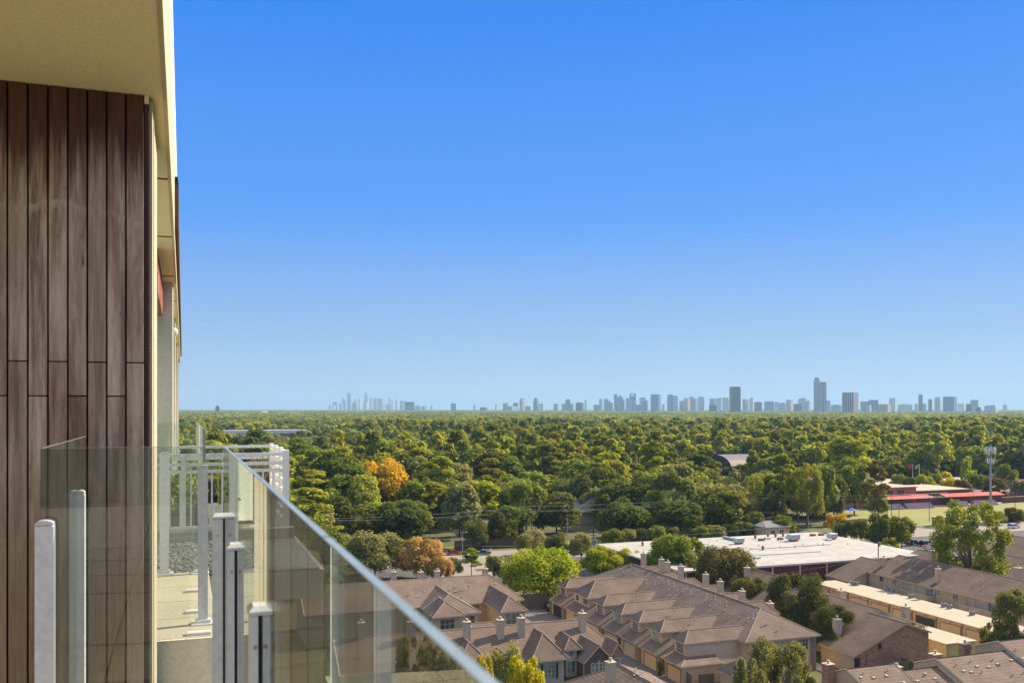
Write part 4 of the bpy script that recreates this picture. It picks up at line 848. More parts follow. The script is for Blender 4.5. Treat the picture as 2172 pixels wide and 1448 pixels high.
u,v,_=at_v(1250,1063,318); wallbox(gh,u-9,u+9,v-9,v+9,0,4.5,mBeige); roofmb(u-10,u+10,v-10,v+10,4.55,12.2,'y',0,0,th=.3).build('roof',[mSeamR,mTrimW,mBeige,mTrimW],gh); chimney(gh,u+8.5,v-10.5,0,7,1.6,1.4,mRB,False)
# parking structure far left
pk=root('parking_structure',(90,1105,0),'long pale multi level parking structure among the trees at left','building')
u0,v0,_=at_v(475,912,1100); u1=at_v(662,912,1100)[0]; mPk=M('pale concrete frame',(.50,.49,.47),(.42,.41,.4),.1,.9)
for i in range(5): MB().box(u0-12,u1,1100,1150,1.5+i*3.1,2.8+i*3.1).build('deck',mPk,pk)
MB().box(u0,u1-4,1105,1140,15.0,17.6).build('roof_canopy',M('blue grey canopy',(.42,.43,.47),None,.1,.6),pk)
for i in range(14): MB().box(u0+i*(u1-u0)/13-.5,u0+i*(u1-u0)/13+.5,1099.4,1099.95,0,14.5).build('column',mPk,pk)
# ================= STREET THINGS =================
def pole(px,yb,yt,label,arms=(),r=.16,mat=None,name='utility_pole',cat='utility pole',grp='utility poles',extra=None):
    u,v,z=stand(px,yb,yt); q=root(name,(u,v,0),label,cat,grp)
    inst('pole',MB().tube((0,0,0),(0,0,z),r,r*.65,9).mesh('pole',mat or mWoodPole),q)
    for dz,L in arms:
        MBm=MB().box(-L/2,L/2,-.06,.06,z-dz-.07,z-dz+.07); 
        for i in (-1,-.5,.5,1): MBm.tube((i*L/2*.95,0,z-dz+.07),(i*L/2*.95,0,z-dz+.3),.06,.04,6,1)
        inst('crossarm',MBm.mesh('crossarm',[mWoodPole,mAluCap]),q)
    return q,u,v,z
p1_,pu,pv,pz=pole(1128,1140,1072,'brown utility pole with two crossarms against the dark oaks',((.3,2.2),(1.5,2.6)),.18)
p2_,qu,qv,qz=pole(1259,1178,1118,'transformer pole with three grey drums left of the warehouse',((.9,1.8),(2.2,2.2)),.17)
for i in (-.55,0,.55): inst('transformer',MB().tube((i,-.25,qz-4.6),(i,-.25,qz-3.4),.26,.26,10).tube((i,-.25,qz-3.4),(i,-.25,qz-3.2),.1,.05,6).mesh('transformer',mMetalG),p2_)
p3_,_,_,z3=pole(1203,1190,1098,'slim grey pole with a small bracket in the red kerb bed',((1.8,.9),),.12,mMetalG)
p4_,_,_,z4=pole(1072,1240,1176,'bare wooden pole in front of the lime green tree',(),.17)
p5_,_,_,_=pole(1863,1240,1044,'tall dark pole crossing the near corner of the warehouse roof',(),.13,mDarkM); 
inst('transformer',MB().tube((.35,0,9.2),(.35,0,10.2),.24,.24,9).mesh('transformer',mMetalG),p5_)
p6_,_,_,_=pole(1293,1210,1178,'short dark pole near the left corner of the warehouse',(),.13)
pole(1588,1120,1044,'wooden pole with wires left of the grey cottage',((.5,1.6),),.16); pole(1694,1150,1094,'dark pole behind the warehouse fence',(),.13,mDarkM)
for px,yb,yt,l in [(1891,1102,1046,'black floodlight pole in front of the left awning, left one'),(1882,1100,1048,'black pole at the left end of the field'),(1971,1106,1046,'black pole in front of the left red awning, right one'),(2064,1080,1039,'black pole in front of the right red awning'),(2153,1092,1038,'black pole with a dark box at the right of the field'),(1907,1104,1068,'short black pole at the near side of the field'),(2091,1100,1066,'short grey pole left of the antenna mast')]:
    pole(px,yb,yt,l,(),.12,mDarkM,'field_pole','pole','poles around the school field')
def lamp(px,yb,yt,label,two=True,L=1.1):
    u,v,z=stand(px,yb,yt); q=root('street_lamp',(u,v,0),label,'street lamp','street lamps'); inst('pole',MB().tube((0,0,0),(0,0,z-.2),.11,.07,8).mesh('pole',mMetalG),q)
    m=MB().tube((-L if two else 0,0,z-.15),(L,0,z-.15),.04,n=6); inst('arm',m.mesh('arm',mMetalG),q)
    for s in ((-1,1) if two else (1,)): inst('lamp_head',MB().bevbox(s*L-.3,s*L+.3,-.16,.16,z-.22,z-.05,.05).mesh('lamp_head',mMetalW),q)
lamp(1033,1195,1163,'twin headed grey street lamp by the dark blue car'); lamp(981,1185,1127,'taller grey lamp beside a pole at the red car',False); lamp(1769,1158,1090,'thin grey lamp between the small car park trees',False,.5)
lamp(1938,1172,1125,'grey lamp in the car park beside the white pickup',False,.5); lamp(1622,1105,1072,'small white lamp in front of the dark oaks',False,.3)
pole(976,1180,1128,'slim wooden pole directly left of the taller lamp',(),.1)
# wires
def wire(name,pts,label,sag=.6,r=.016):
    m=MB()
    for a,b in zip(pts[:-1],pts[1:]):
        a=Vector(a);b=Vector(b);n=12;pr=a
        for i in range(1,n+1):
            t=i/n;q=a.lerp(b,t);q.z-=sag*4*t*(1-t); m.tube(pr,q,r,n=4,cap=False); pr=q
    tag(m.build(name,mMetalG if r>.02 else mDarkM),label,'power line','power lines')
V1=pv
for k,(ya,yb,yc,l) in enumerate([(1100,1073,1048,'upper power line over the dark oak belt'),(1103,1083,1054,'middle power line over the dark oak belt'),(1104,1085,1057,'lower power line over the dark oak belt')]):
    wire('power_line',[at_v(640,ya,V1-2),(pu+(-1,0,1)[k]*.9,pv,Zof(yb,pu,pv)),at_v(1588,yc,V1-6),at_v(2010,yc-4,V1-10)],l,.9,.03)
wire('power_line',[at_v(560,1230,200),at_v(1072,1180,206.5)],'thin line above the back left chimneys',.8); wire('power_line',[at_v(1072,1180,206.5),at_v(1450,1215,170)],'thin line dropping from the bare wooden pole',.5)
wire('power_line',[at_v(960,1155,262),at_v(1128,1156,262),at_v(1640,1118,250)],'low line along the shaded side of the street',.3,.03)
wire('power_line',[at_v(1560,1230,176),at_v(1863,1180,177),at_v(2180,1147,178)],'thin line crossing the maroon wall',.3,.02)
wire('power_line',[at_v(1588,1086,262),at_v(1860,1082,262)],'line behind the warehouse hedge',.3,.015)
# cell tower
u,v,z=stand(2101,1106,947); ct=root('antenna_mast',(u,v,0),'tall grey mobile phone mast with white panel antennas beside the field','mast')
inst('pole',MB().tube((0,0,0),(0,0,z+.8),.55,.3,12).mesh('mast',mMetalG),ct)
inst('platform',MB().tube((0,0,z-1.6),(0,0,z-1.45),1.6,1.6,6).tube((0,0,z-5.2),(0,0,z-5.1),.9,.9,6).mesh('platform',mMetalG),ct)
for i in range(12):
    a=2*math.pi*i/12; inst('antenna',MB().bevbox(-.17,.17,-.1,.1,z-2.6,z-.2,.03).mesh('antenna',mAluCap),ct,(1.75*math.cos(a),1.75*math.sin(a),0),a)
for i in range(4):
    a=2*math.pi*i/4+.4; inst('antenna',MB().bevbox(-.17,.17,-.1,.1,z-6.4,z-4.4,.03).mesh('antenna',mAluCap),ct,(1.1*math.cos(a),1.1*math.sin(a),0),a)
# flags
for px,l,c in [(1936,'flagpole with a small striped flag behind the school, left one',mRed),(1950,'flagpole with a yellow flag behind the school, right one',mLfY)]:
    u,v,_=at_v(px,1020,375); z=Zof(983,u,v); q=root('flagpole',(u,v,0),l,'flagpole'); inst('pole',MB().tube((0,0,0),(0,0,z),.16,.1,8).mesh('flagpole',mAluCap),q)
    m=MB(); n=6
    for i in range(n):
        xa,xb=-i*.45,-(i+1)*.45; m.add([(xa,.25*math.sin(i*1.3),z-.2-.1*i),(xb,.25*math.sin((i+1)*1.3),z-.2-.1*(i+1)),(xb,.25*math.sin((i+1)*1.3),z-2-.15*(i+1)),(xa,.25*math.sin(i*1.3),z-2-.15*i)],[(0,1,2,3)])
    inst('flag',m.mesh('flag',c),q)
# blue parasol
u,v=G(1803,1095); q=root('parasol',(u,v,0),'blue parasol beside the field in front of the left red awning','parasol'); inst('pole',MB().tube((0,0,0),(0,0,3),.05,n=6).mesh('pole',mMetalG),q); inst('canopy',MB().tube((0,0,2.6),(0,0,3.7),2.8,.15,8).mesh('canopy',M('blue canvas',(.02,.08,.42),None,2,.7)),q)
# fences by the street
fence('timber_fence',[(76,263),(103,263)],3.0,mFenceR,'dark red brown board fence shading the far side of the street',gap=3)
fence('timber_fence',[(168,243.5+19),(196,262)],2.6,mFence,'grey brown board fence behind the warehouse hedge',gap=3)
# ---- vehicles
mGlassCar=panem('car glass',(.02,.025,.03),.05); mTyre=M('tyre',(.02,.02,.02),None,4,.8); mRim=M('wheel rim',(.45,.45,.46),None,3,.3,metal=.8)
def carpaint(n,c): 
    m,nt,b=nm(n); b.inputs['Base Color'].default_value=(*c,1); b.inputs['Roughness'].default_value=.3; b.inputs['Coat Weight'].default_value=.6; return m
def prof(pts,w,inset=.0,z0=0):
    "extrude a side profile (x,z) across width w"
    m=MB(); n=len(pts); L=[(x,-w/2+inset*(z>z0),z) for x,z in pts]; Rr=[(x,w/2-inset*(z>z0),z) for x,z in pts]
    m.add(L+Rr,[tuple(range(n)),tuple(range(2*n-1,n-1,-1))]+[(i,n+i,n+(i+1)%n,(i+1)%n) for i in range(n)]); return m
wheel=MB().tube((0,-.11,0),(0,.11,0),.34,n=14); rimm=MB().tube((0,-.115,0),(0,.115,0),.2,n=10)
whm=wheel.mesh('tyre',mTyre); rmm=rimm.mesh('rim',mRim)
def car(u,v,rz,kind,paint,label,name='parked_car',cat='car',load=None):
    q=root(name,(u,v,.02),label,cat,'cars parked around the street',rz)
    if kind=='pickup':
        L=5.6; bod=prof([(-2.8,.45),(2.75,.45),(2.8,.95),(1.6,1.1),(.6,1.12),(-2.8,1.12)],1.9); cabp=[(-.75,1.12),(1.45,1.12),(.75,1.78),(-.6,1.8)]
        inst('bed_rail',MB().box(-2.8,-.85,-.95,-.85,1.121,1.32).box(-2.8,-.85,.85,.95,1.121,1.32).box(-2.8,-2.7,-.849,.849,1.121,1.32).mesh('bed',paint),q)
    elif kind=='suv': bod=prof([(-2.3,.4),(2.3,.4),(2.35,.9),(1.35,1.05),(-2.3,1.05)],1.85); cabp=[(-2.25,1.05),(1.35,1.05),(.75,1.68),(-2.05,1.7)]
    else: bod=prof([(-2.25,.35),(2.25,.35),(2.3,.72),(1.3,.88),(-1.7,.92),(-2.28,.85)],1.78); cabp=[(-1.65,.9),(1.3,.87),(.45,1.38),(-1.0,1.40)]
    inst('body',bod.mesh('body',paint),q)
    inst('window',prof(cabp,1.66).mesh('glasshouse',mGlassCar),q); xs=[p[0] for p in cabp]; zt=max(p[1] for p in cabp)
    inst('roof_panel',MB().bevbox(cabp[3][0]+.03,cabp[2][0]-.03,-.78,.78,zt-.01,zt+.035,.03).mesh('car_roof',paint),q)
    for x in (-1.45,1.45):
        for y in (-.84,.84):
            w_=inst('wheel',whm,q,(x,y,.34)); inst('rim',rmm,w_)
    for y in (-.65,.65): inst('headlight',MB().box(2.28,2.36,y-.16,y+.16,.62,.76).mesh('headlight',mAluCap),q)
    if load: inst('load',MB().bevbox(-2.6,-1.0,-.8,.8,1.0,1.5,.05).mesh('load',load),q)
    return q
blk=carpaint('black paint',(.015,.015,.018)); wht=carpaint('white paint',(.7,.7,.7)); rdp=carpaint('red paint',(.35,.02,.02)); blu=carpaint('dark blue paint',(.03,.05,.12)); gry=carpaint('grey paint',(.18,.19,.2))
for px,py,rz,k,p,l in [(1103,1184,0,'car',blu,'dark blue car at the kerb beside the twin headed lamp'),(1024,1176,0,'car',blu,'dark blue car with a dark trunk by the brown fence'),(962,1176,0,'car',rdp,'red car glimpsed behind the peach tree'),(1166,1177,0,'car',gry,'grey car in the shade of the street trees'),(1228,1170,1.4,'suv',gry,'silver suv waiting at the street junction'),(1253,1200,1.2,'car',wht,'pale car half behind the lime green tree'),(1935,1156,.1,'pickup',blk,'black pickup truck in the car park'),(1965,1157,.1,'suv',blk,'dark suv parked behind the black pickup'),(2110,1056,0,'car',wht,'white car at the far right end of the field'),(2125,1058,.1,'suv',wht,'second white car at the far right end of the field'),(2150,1120,.1,'suv',wht,'white vehicle on the street at the right edge'),(1166,1292,1.4,'car',blk,'black car parked at the end of the townhouse drive'),(1742,1146,.1,'suv',gry,'grey vehicle left of the small car park trees'),(2026,1166,.1,'suv',wht,'white vehicle under the big pale tree')]:
    u,v=G(px,py); car(u,v,rz,k,p,l)
u,v=G(1975,1166); car(u,v,.08,'pickup',wht,'white pickup with a red load in the car park','parked_pickup','pickup truck',mRed)
# ================= SKYLINE =================
def towerm(name,glass,frame,bw=4,bh=4,ms=.9):
    m,nt,b=nm(name); b.inputs['Roughness'].default_value=.35
    t=nt.nodes.new('ShaderNodeTexCoord'); s=nt.nodes.new('ShaderNodeSeparateXYZ'); nt.links.new(t.outputs['Object'],s.inputs[0])
    a=nt.nodes.new('ShaderNodeMath'); a.operation='ADD'; nt.links.new(s.outputs[0],a.inputs[0]); nt.links.new(s.outputs[1],a.inputs[1])
    c=nt.nodes.new('ShaderNodeCombineXYZ'); nt.links.new(a.outputs[0],c.inputs[0]); nt.links.new(s.outputs[2],c.inputs[1])
    k=nt.nodes.new('ShaderNodeTexBrick'); nt.links.new(c.outputs[0],k.inputs['Vector']); k.offset=0
    k.inputs['Scale'].default_value=1; k.inputs['Brick Width'].default_value=bw; k.inputs['Row Height'].default_value=bh; k.inputs['Mortar Size'].default_value=ms
    k.inputs['Color1'].default_value=(*glass,1); k.inputs['Color2'].default_value=(*[x*.75 for x in glass],1); k.inputs['Mortar'].default_value=(*frame,1)
    nt.links.new(mixc(nt,1.0,k.outputs[0],(1.3,1.3,1.3),'MULTIPLY'),b.inputs['Base Color']); return m
TB=towerm('blue glass tower',(.05,.085,.15),(.13,.18,.25),16,14,2.6); TD=towerm('dark brown tower',(.035,.03,.035),(.055,.048,.05)); TG=towerm('grey tower',(.10,.12,.16),(.26,.27,.29),14,16,3.2)
TW=towerm('white tower',(.20,.22,.25),(.52,.50,.46),15,14,4); TT=towerm('tan tower',(.18,.14,.12),(.44,.34,.27),14,15,3.8); TP=towerm('pale glass tower',(.16,.24,.32),(.34,.42,.48),18,15,2.5)
TV=towerm('vertical ribbed tower',(.02,.022,.035),(.34,.32,.30),9,300,2.4)
mTop=M('roof plant screens',(.16,.16,.17),None,.05,.8)
def tower(x0,x1,yt,D,mat,label,style='flat',asp=.8,yb=None):
    xm=(x0+x1)/2; k=(xm-CX)/F; u=D*(k*CT+ST); v=D*(-k*ST+CT)
    w=(x1-x0)*D/F; h=H+(CY-yt)*D/F
    # visible width of a grid aligned box = w_u*cos + depth*sin
    hs_=(x0*7+x1*3)%5; rz=R(32) if mat in(TT,TW) or hs_==0 else (R(48) if hs_==1 else (R(-12) if hs_==2 else 0)); rz=0 if style=='deco' else rz; al=math.atan(k)+TH+rz; wu=w/(abs(math.cos(al))+asp*abs(math.sin(al))+1e-6)*1.0*math.cos(math.atan(k)); dv=wu*asp
    r=root('skyscraper' if h>60 else 'office_building',(u,v,0),label,'skyscraper' if h>60 else 'building','buildings of the far skyline',rz)
    a=wu/2;b=dv/2; B_=MB(); T_=None
    if style=='flat': B_.box(-a,a,-b,b,0,h*.965); T_=MB().box(-a*.6,a*.6,-b*.6,b*.6,h*.966,h)
    elif style=='plain': B_.box(-a,a,-b,b,0,h*.99); T_=MB().box(-a*.9,a*.9,-b*.9,b*.9,h*.991,h)
    elif style=='setback': B_.box(-a,a,-b,b,0,h*.82).box(-a*.72,a*.72,-b*.72,b*.72,h*.821,h*.95); T_=MB().box(-a*.4,a*.4,-b*.4,b*.4,h*.951,h)
    elif style=='step': B_.box(-a,0,-b,b,0,h*.96).box(.01,a,-b,b,0,h*.84); T_=MB().box(-a*.8,-a*.1,-b*.6,b*.6,h*.961,h)
    elif style=='steps': B_.box(-a,-a*.3,-b,b,0,h*.97).box(-a*.299,a*.35,-b*.9,b*.9,0,h*.86).box(a*.351,a,-b*.8,b*.8,0,h*.75); T_=MB().box(-a*.9,-a*.5,-b*.5,b*.5,h*.971,h)
    elif style=='round':
        n=8; B_.box(-a,a,-b,b,0,h*.86)
        for i in range(n):
            p=math.pi*i/n;q=math.pi*(i+1)/n; B_.add([(-a*math.cos(p),-b,h*.86+h*.14*math.sin(p)),(-a*math.cos(q),-b,h*.86+h*.14*math.sin(q)),(-a*math.cos(q),b,h*.86+h*.14*math.sin(q)),(-a*math.cos(p),b,h*.86+h*.14*math.sin(p)),(-a*math.cos(p),-b,h*.86),(-a*math.cos(q),-b,h*.86),(-a*math.cos(q),b,h*.86),(-a*math.cos(p),b,h*.86)],[(0,1,2,3),(0,4,5,1),(3,2,6,7)])
        T_=MB().box(-a*.3,a*.3,-b*.3,b*.3,h*.9,h*1.005)
    elif style=='spire':
        B_.box(-a,a,-b,b,0,h*.6).box(-a*.75,a*.75,-b*.75,b*.75,h*.601,h*.76).box(-a*.5,a*.5,-b*.5,b*.5,h*.761,h*.86); T_=MB().tube((0,0,h*.86),(0,0,h),a*.45,a*.03,4)
    elif style=='pyramid': B_.box(-a,a,-b,b,0,h*.7); T_=MB().tube((0,0,h*.7),(0,0,h),a*1.4,a*.05,4)
    elif style=='gate': B_.box(-a,a,-b,b,0,h*.88).box(-a,-a*.75,-b,b,h*.881,h).box(a*.75,a,-b,b,h*.881,h); T_=MB().box(-a*.749,a*.749,-b*.95,b*.95,h*.95,h*.999)
    elif style=='deco': # tall slab with a lower lantern shoulder
        B_.box(-a,a,-b,b,0,h*.88).box(-a*.97,-a*.05,b*.05,b*.97,h*.881,h*.955).box(-a*1.06,-a*.8,-b*.5,b*.5,0,h*.7).box(a*.8,a*1.06,-b*.5,b*.5,0,h*.76).box(-a*.5,a*.5,-b*1.06,-b*1.001,0,h*.84)
        B_.box(a*.1,a*.25,-b*1.09,-b*1.061,0,h*.84,1); T_=MB().add([(-a*.9,b*.1,h*.956),(-a*.12,b*.1,h*.956),(-a*.12,b*.9,h*.956),(-a*.9,b*.9,h*.956),(-a*.75,b*.25,h),(-a*.3,b*.25,h),(-a*.3,b*.75,h),(-a*.75,b*.75,h)],[(4,5,6,7),(0,1,5,4),(1,2,6,5),(2,3,7,6),(3,0,4,7)])
    inst('tower_body',B_.mesh('tower',[mat,TD]),r); inst('roof_top',T_.mesh('top',mTop if style not in('spire','pyramid') else mat),r); return r
far=15000; mid=8200; gal=7600
SK=[(457,466,860,6000,TD,'small dark tower alone at the far left of the skyline','round'),(552,570,868.5,4200,TT,'low tan building with a pyramid roof left of the downtown cluster','pyramid'),
(697,702,854,far,TW,'pale slim tower at the left end of the downtown cluster','spire'),(706,715,852,far,TB,'squat blue tower near the left end of the downtown cluster','flat'),(705,712,858,far-900,TW,'low white block near the left end of the downtown cluster','flat'),
(719,729,855,far,TG,'grey block left of the first tall downtown tower','flat'),(725,733,844,far+500,TB,'blue slab just left of the first tall downtown tower','step'),(736,744,833,far,TB,'first of the two tallest downtown towers, at left','flat'),
(746,757,852,far-800,TB,'stepped blue block between the two tallest downtown towers','setback'),(752,757,844,far+900,TP,'pale slim tower between the two tallest downtown towers','flat'),(760,767,844,far,TW,'white slab just left of the second tallest downtown tower','flat'),
(772,780,832,far+400,TP,'second of the two tallest downtown towers, at right','setback'),(770,782,852,far-600,TP,'pale broad block at the foot of the right tallest downtown tower','flat'),(784,792,843,far,TT,'tan tower with a rounded top right of the tallest pair','round'),
(792,802,844,far+300,TB,'blue tower in the middle of the downtown cluster','flat'),(802,811,845,far-400,TG,'grey slab in the middle of the downtown cluster','plain'),(813,818,855,far,TW,'small pale block right of the grey downtown slab','flat'),
(824,828,844,far+600,TP,'thin pale downtown tower','flat'),(818,829,857,far-500,TG,'low grey block under the thin pale downtown tower','flat'),(830,838,849,far,TW,'stepped white block left of the spired tower','steps'),
(837,850,842,far+200,TW,'stepped white tower ending in a spire','spire'),(848,860,850,far-200,TB,'blue slab just behind the darker brown block','plain'),(858,879,852,9000,TD,'near dark brown block at the right end of the downtown cluster','plain'),
(880,891,860,12000,TG,'low grey block right of the near brown block','flat'),(893,905,861,12000,TB,'low blue block well right of the near brown block','flat'),(913,922,860,12500,TW,'small white block between downtown and the lone blue block','step'),
(956,967,855,8500,TB,'lone blue block in the gap right of downtown','plain'),(1004,1008,858,11000,TG,'very slim grey tower in the gap','flat'),(1018,1029,863,8000,TD,'low dark block right of the very slim tower','flat'),(1029,1036,864,9000,TG,'low grey block beside the low dark block','flat'),(1050,1056,857,9000,TW,'small white tower left of the wide pale complex','flat'),
(1067,1072,855,mid,TD,'dark edge block at the left of the wide pale complex','plain'),(1072,1084,854,mid+200,TW,'white block in the wide pale complex','flat'),(1073,1098,861,mid-700,TP,'wide low glass block in front of the pale complex','plain'),(1088,1099,854,mid+100,TD,'brown block in the wide pale complex','flat'),(1102,1114,845,mid-500,TT,'tan tower with a lit right side, left middle of the skyline','flat'),(1114,1126,861,mid,TG,'low grey block right of the tan lit tower','flat'),
(1131,1143,843,mid,TB,'blue stepped tower with a box on top, left middle','setback'),(1143,1148,856,mid+300,TP,'pale narrow block right of the blue stepped tower','flat'),(1147,1156,854,mid,TW,'white curved block right of the blue stepped tower','round'),
(1174,1186,856,mid,TG,'grey block left of the round topped dark tower','plain'),(1191,1200,856,mid+200,TG,'grey block touching the round topped dark tower','plain'),(1199,1210,846,mid,TB,'dark blue tower with a rounded top','round'),(1210,1217,856,mid+300,TB,'small blue block right of the round topped tower','plain'),(1221,1238,853,6800,TD,'near brown block with a small plant room','flat'),(1240,1245,848,mid+800,TG,'slim grey tower beside the near brown block','flat'),
(1259,1272,858,gal,TG,'low block at the left end of the main cluster','flat'),(1271,1281,846,gal+900,TP,'pale blue slab at the left end of the main cluster','plain'),(1281,1300,845,gal,TG,'grey pair of joined slabs, main cluster left','steps'),(1302,1313,835,gal+400,TB,'tall blue tower with a stepped top, main cluster left','step'),(1312,1325,838,gal,TB,'dark blue notched tower next to the stepped one','steps'),
(1327,1340,844,gal-300,TP,'pale glass tower left of the gate topped tower','plain'),(1335,1349,834,gal+500,TB,'tower with an open gate shaped top','gate'),(1356,1370,843,gal+700,TP,'pale slab right of the gate topped tower','plain'),(1363,1375,848,gal-200,TB,'small dark tower with a domed top','round'),(1342,1368,858,gal-600,TG,'low wide grey block in front of the main cluster','flat'),
(1380,1402,836,gal-400,TB,'broad dark blue slab, left centre of the main cluster','plain'),(1404,1414,857,gal+900,TW,'low white block right of the broad blue slab','flat'),(1415,1428,836,gal-200,TB,'dark tower with an arched top','round'),(1428,1440,839,gal,TP,'pale grey tower joined to the arched top tower','plain'),(1441,1450,850,gal+300,TB,'blue block left of the tan lit tower pair','plain'),
(1450,1464,844,gal,TT,'tan slab lit on its right side','plain'),(1461,1472,841,gal+900,TG,'grey slab behind the tan lit slab','flat'),(1466,1481,845,gal-100,TG,'grey ribbed slab right of the tan lit slab','plain'),(1480,1497,841,gal,TP,'pale double slab left of the low dark cube','steps'),(1505,1520,845,gal+500,TB,'blue slab behind the low dark cube','plain'),(1504,1520,859,gal-1500,TD,'low dark cube with a pale rim','plain'),
(1520,1532,844,gal+900,TP,'pale glass slab left of the huge dark slab','plain'),(1530,1546,843,gal+1200,TP,'wide pale slab partly behind the huge dark slab','plain'),(1547,1571,820,5200,TD,'huge dark flat topped slab standing alone','plain'),(1575,1585,846,gal,TG,'grey tower right of the huge dark slab','plain'),(1584,1590,847,gal+300,TT,'thin tan tower right of the huge dark slab','plain'),(1590,1601,843,gal,TW,'white ribbed tower right of the huge dark slab','flat'),
(1600,1617,852,gal-300,TD,'brown stepped block right of the white ribbed tower','flat'),(1621,1642,851,gal,TB,'wide blue low slab with clipped corners','plain'),(1643,1655,852,gal+900,TP,'very pale block near the tan towers','plain'),(1653,1666,854,gal,TG,'grey block left of the tan tower','flat'),(1667,1682,848,gal-200,TT,'tan tower with a lit right side, left of the tallest tower','plain'),(1683,1701,856,gal-900,TD,'low dark block in front of the tan towers','flat'),(1693,1716,844,gal+400,TT,'wide tan block left of the tallest tower','step'),(1708,1720,850,gal-300,TT,'brown block at the left foot of the tallest tower','flat'),
(1726,1753,800,5600,TG,'tallest tower of the skyline with a lantern shoulder','deco'),(1753,1761,849,gal,TG,'grey block at the right foot of the tallest tower','plain'),(1762,1785,858,gal,TG,'low grey strip right of the tallest tower','flat'),(1786,1821,832,4600,TV,'broad white framed tower with dark vertical glass bays','plain'),
(1825,1842,851,6200,TG,'grey block right of the broad framed tower','plain'),(1842,1863,848,6200,TB,'blue slab right of the broad framed tower','plain'),(1839,1848,857,5200,TW,'small pale block with a lit corner','flat'),(1863,1890,857,5200,TT,'low wide brown office block','plain'),(1886,1903,844,6400,TW,'white tower with a lit right side in the right part','flat'),(1904,1935,857,9000,TG,'low distant grey strip under two thin antennas','flat'),(1940,1948,856,7000,TT,'small tan block left of the slim dark tower','plain'),(1948,1957,836,6500,TD,'slim dark tower on the right','flat'),(1956,1966,856,7000,TG,'low grey block beside the slim dark tower','plain'),(1969,1977,846,6500,TD,'short dark tower, second right of the slim one','plain'),(1982,1997,842,7000,TT,'stepped tan grey tower on the right','step'),(2000,2030,841,6000,TB,'wide blue flat topped slab on the right','plain'),(2031,2049,853,9500,TW,'very pale distant arena like block','round'),(2058,2075,848,6500,TG,'grey slab nearest the right end of the skyline','plain'),(2049,2064,856,5600,TD,'brown low block left of the last grey slab','flat'),(2088,2117,859,4800,TW,'low white banded office block at the right end','flat'),(2071,2081,863,4600,TD,'low dark block beside the white banded block','plain'),(2127,2136,858,9000,TG,'tiny grey block at the far right','flat')]
for s in SK: tower(*s[:6],style=s[6])
# ================= TREES =================
KF=(1.68,1.66,1.45)
def foliage(name,a,b,var=.25):
    "leaf colour: per-clump tint attribute plus per-tree variation"
    m=bpy.data.materials.new(name); m.use_nodes=True; nt=m.node_tree; nt.nodes.clear()
    out=nt.nodes.new('ShaderNodeOutputMaterial'); a=tuple(min(.9,x*k) for x,k in zip(a,KF)); b=tuple(min(.9,x*k) for x,k in zip(b,KF)); df=nt.nodes.new('ShaderNodeBsdfDiffuse'); tr=nt.nodes.new('ShaderNodeBsdfTranslucent'); mx=nt.nodes.new('ShaderNodeMixShader'); mx.inputs[0].default_value=.42
    at=nt.nodes.new('ShaderNodeAttribute'); at.attribute_name='tint'; sc=nt.nodes.new('ShaderNodeSeparateColor'); nt.links.new(at.outputs['Color'],sc.inputs[0])
    c=mixc(nt,sc.outputs[0],a,b); c=mixc(nt,sc.outputs[1],c,(.55,.55,.55),'MULTIPLY')
    oi=nt.nodes.new('ShaderNodeObjectInfo'); hs=nt.nodes.new('ShaderNodeHueSaturation'); r=nt.nodes.new('ShaderNodeMapRange'); r.inputs[3].default_value=1-var; r.inputs[4].default_value=1+var; nt.links.new(oi.outputs['Random'],r.inputs[0]); nt.links.new(r.outputs[0],hs.inputs['Value'])
    mul=nt.nodes.new('ShaderNodeMath'); mul.operation='MULTIPLY'; mul.inputs[1].default_value=7.31; nt.links.new(oi.outputs['Random'],mul.inputs[0]); fr=nt.nodes.new('ShaderNodeMath'); fr.operation='FRACT'; nt.links.new(mul.outputs[0],fr.inputs[0])
    r2=nt.nodes.new('ShaderNodeMapRange'); r2.inputs[3].default_value=.5-.02*min(1,var*4); r2.inputs[4].default_value=.5+.013*min(1,var*4); nt.links.new(fr.outputs[0],r2.inputs[0]); nt.links.new(r2.outputs[0],hs.inputs['Hue'])
    nt.links.new(c,hs.inputs['Color'])
    nt.links.new(hs.outputs[0],df.inputs[0]); nt.links.new(mixc(nt,1.0,hs.outputs[0],(1.75,1.55,.9),'MULTIPLY'),tr.inputs[0])
    nt.links.new(df.outputs[0],mx.inputs[1]); nt.links.new(tr.outputs[0],mx.inputs[2]); nt.links.new(mx.outputs[0],out.inputs[0]); return m
fOak=foliage('oak leaves',(.060,.078,.022),(.105,.120,.034)); fMid=foliage('mid green leaves',(.105,.135,.026),(.175,.195,.04)); fPine=foliage('pine needles',(.150,.170,.022),(.24,.245,.035)); fPineD=foliage('dark pine needles',(.085,.115,.024),(.13,.16,.034))
fLime=foliage('lime leaves',(.15,.19,.018),(.24,.265,.03),.1); fYel=foliage('yellow leaves',(.26,.25,.02),(.36,.32,.028),.05); fOrg=foliage('golden orange leaves',(.27,.205,.02),(.43,.31,.03),.03)
fPeach=foliage('peach seed pods and leaves',(.15,.14,.035),(.42,.26,.12),.03); fOlive=foliage('olive grey leaves',(.13,.14,.055),(.20,.20,.085),.1); fRust=foliage('rust brown leaves',(.11,.085,.035),(.17,.125,.05),.1); fFeather=foliage('feathery green leaves',(.085,.095,.04),(.15,.15,.06),.1); fLive=foliage('live oak leaves',(.055,.066,.030),(.105,.11,.048),.1); fDkMix=foliage('dark green leaves with red tips',(.055,.07,.028),(.12,.10,.045),.1)
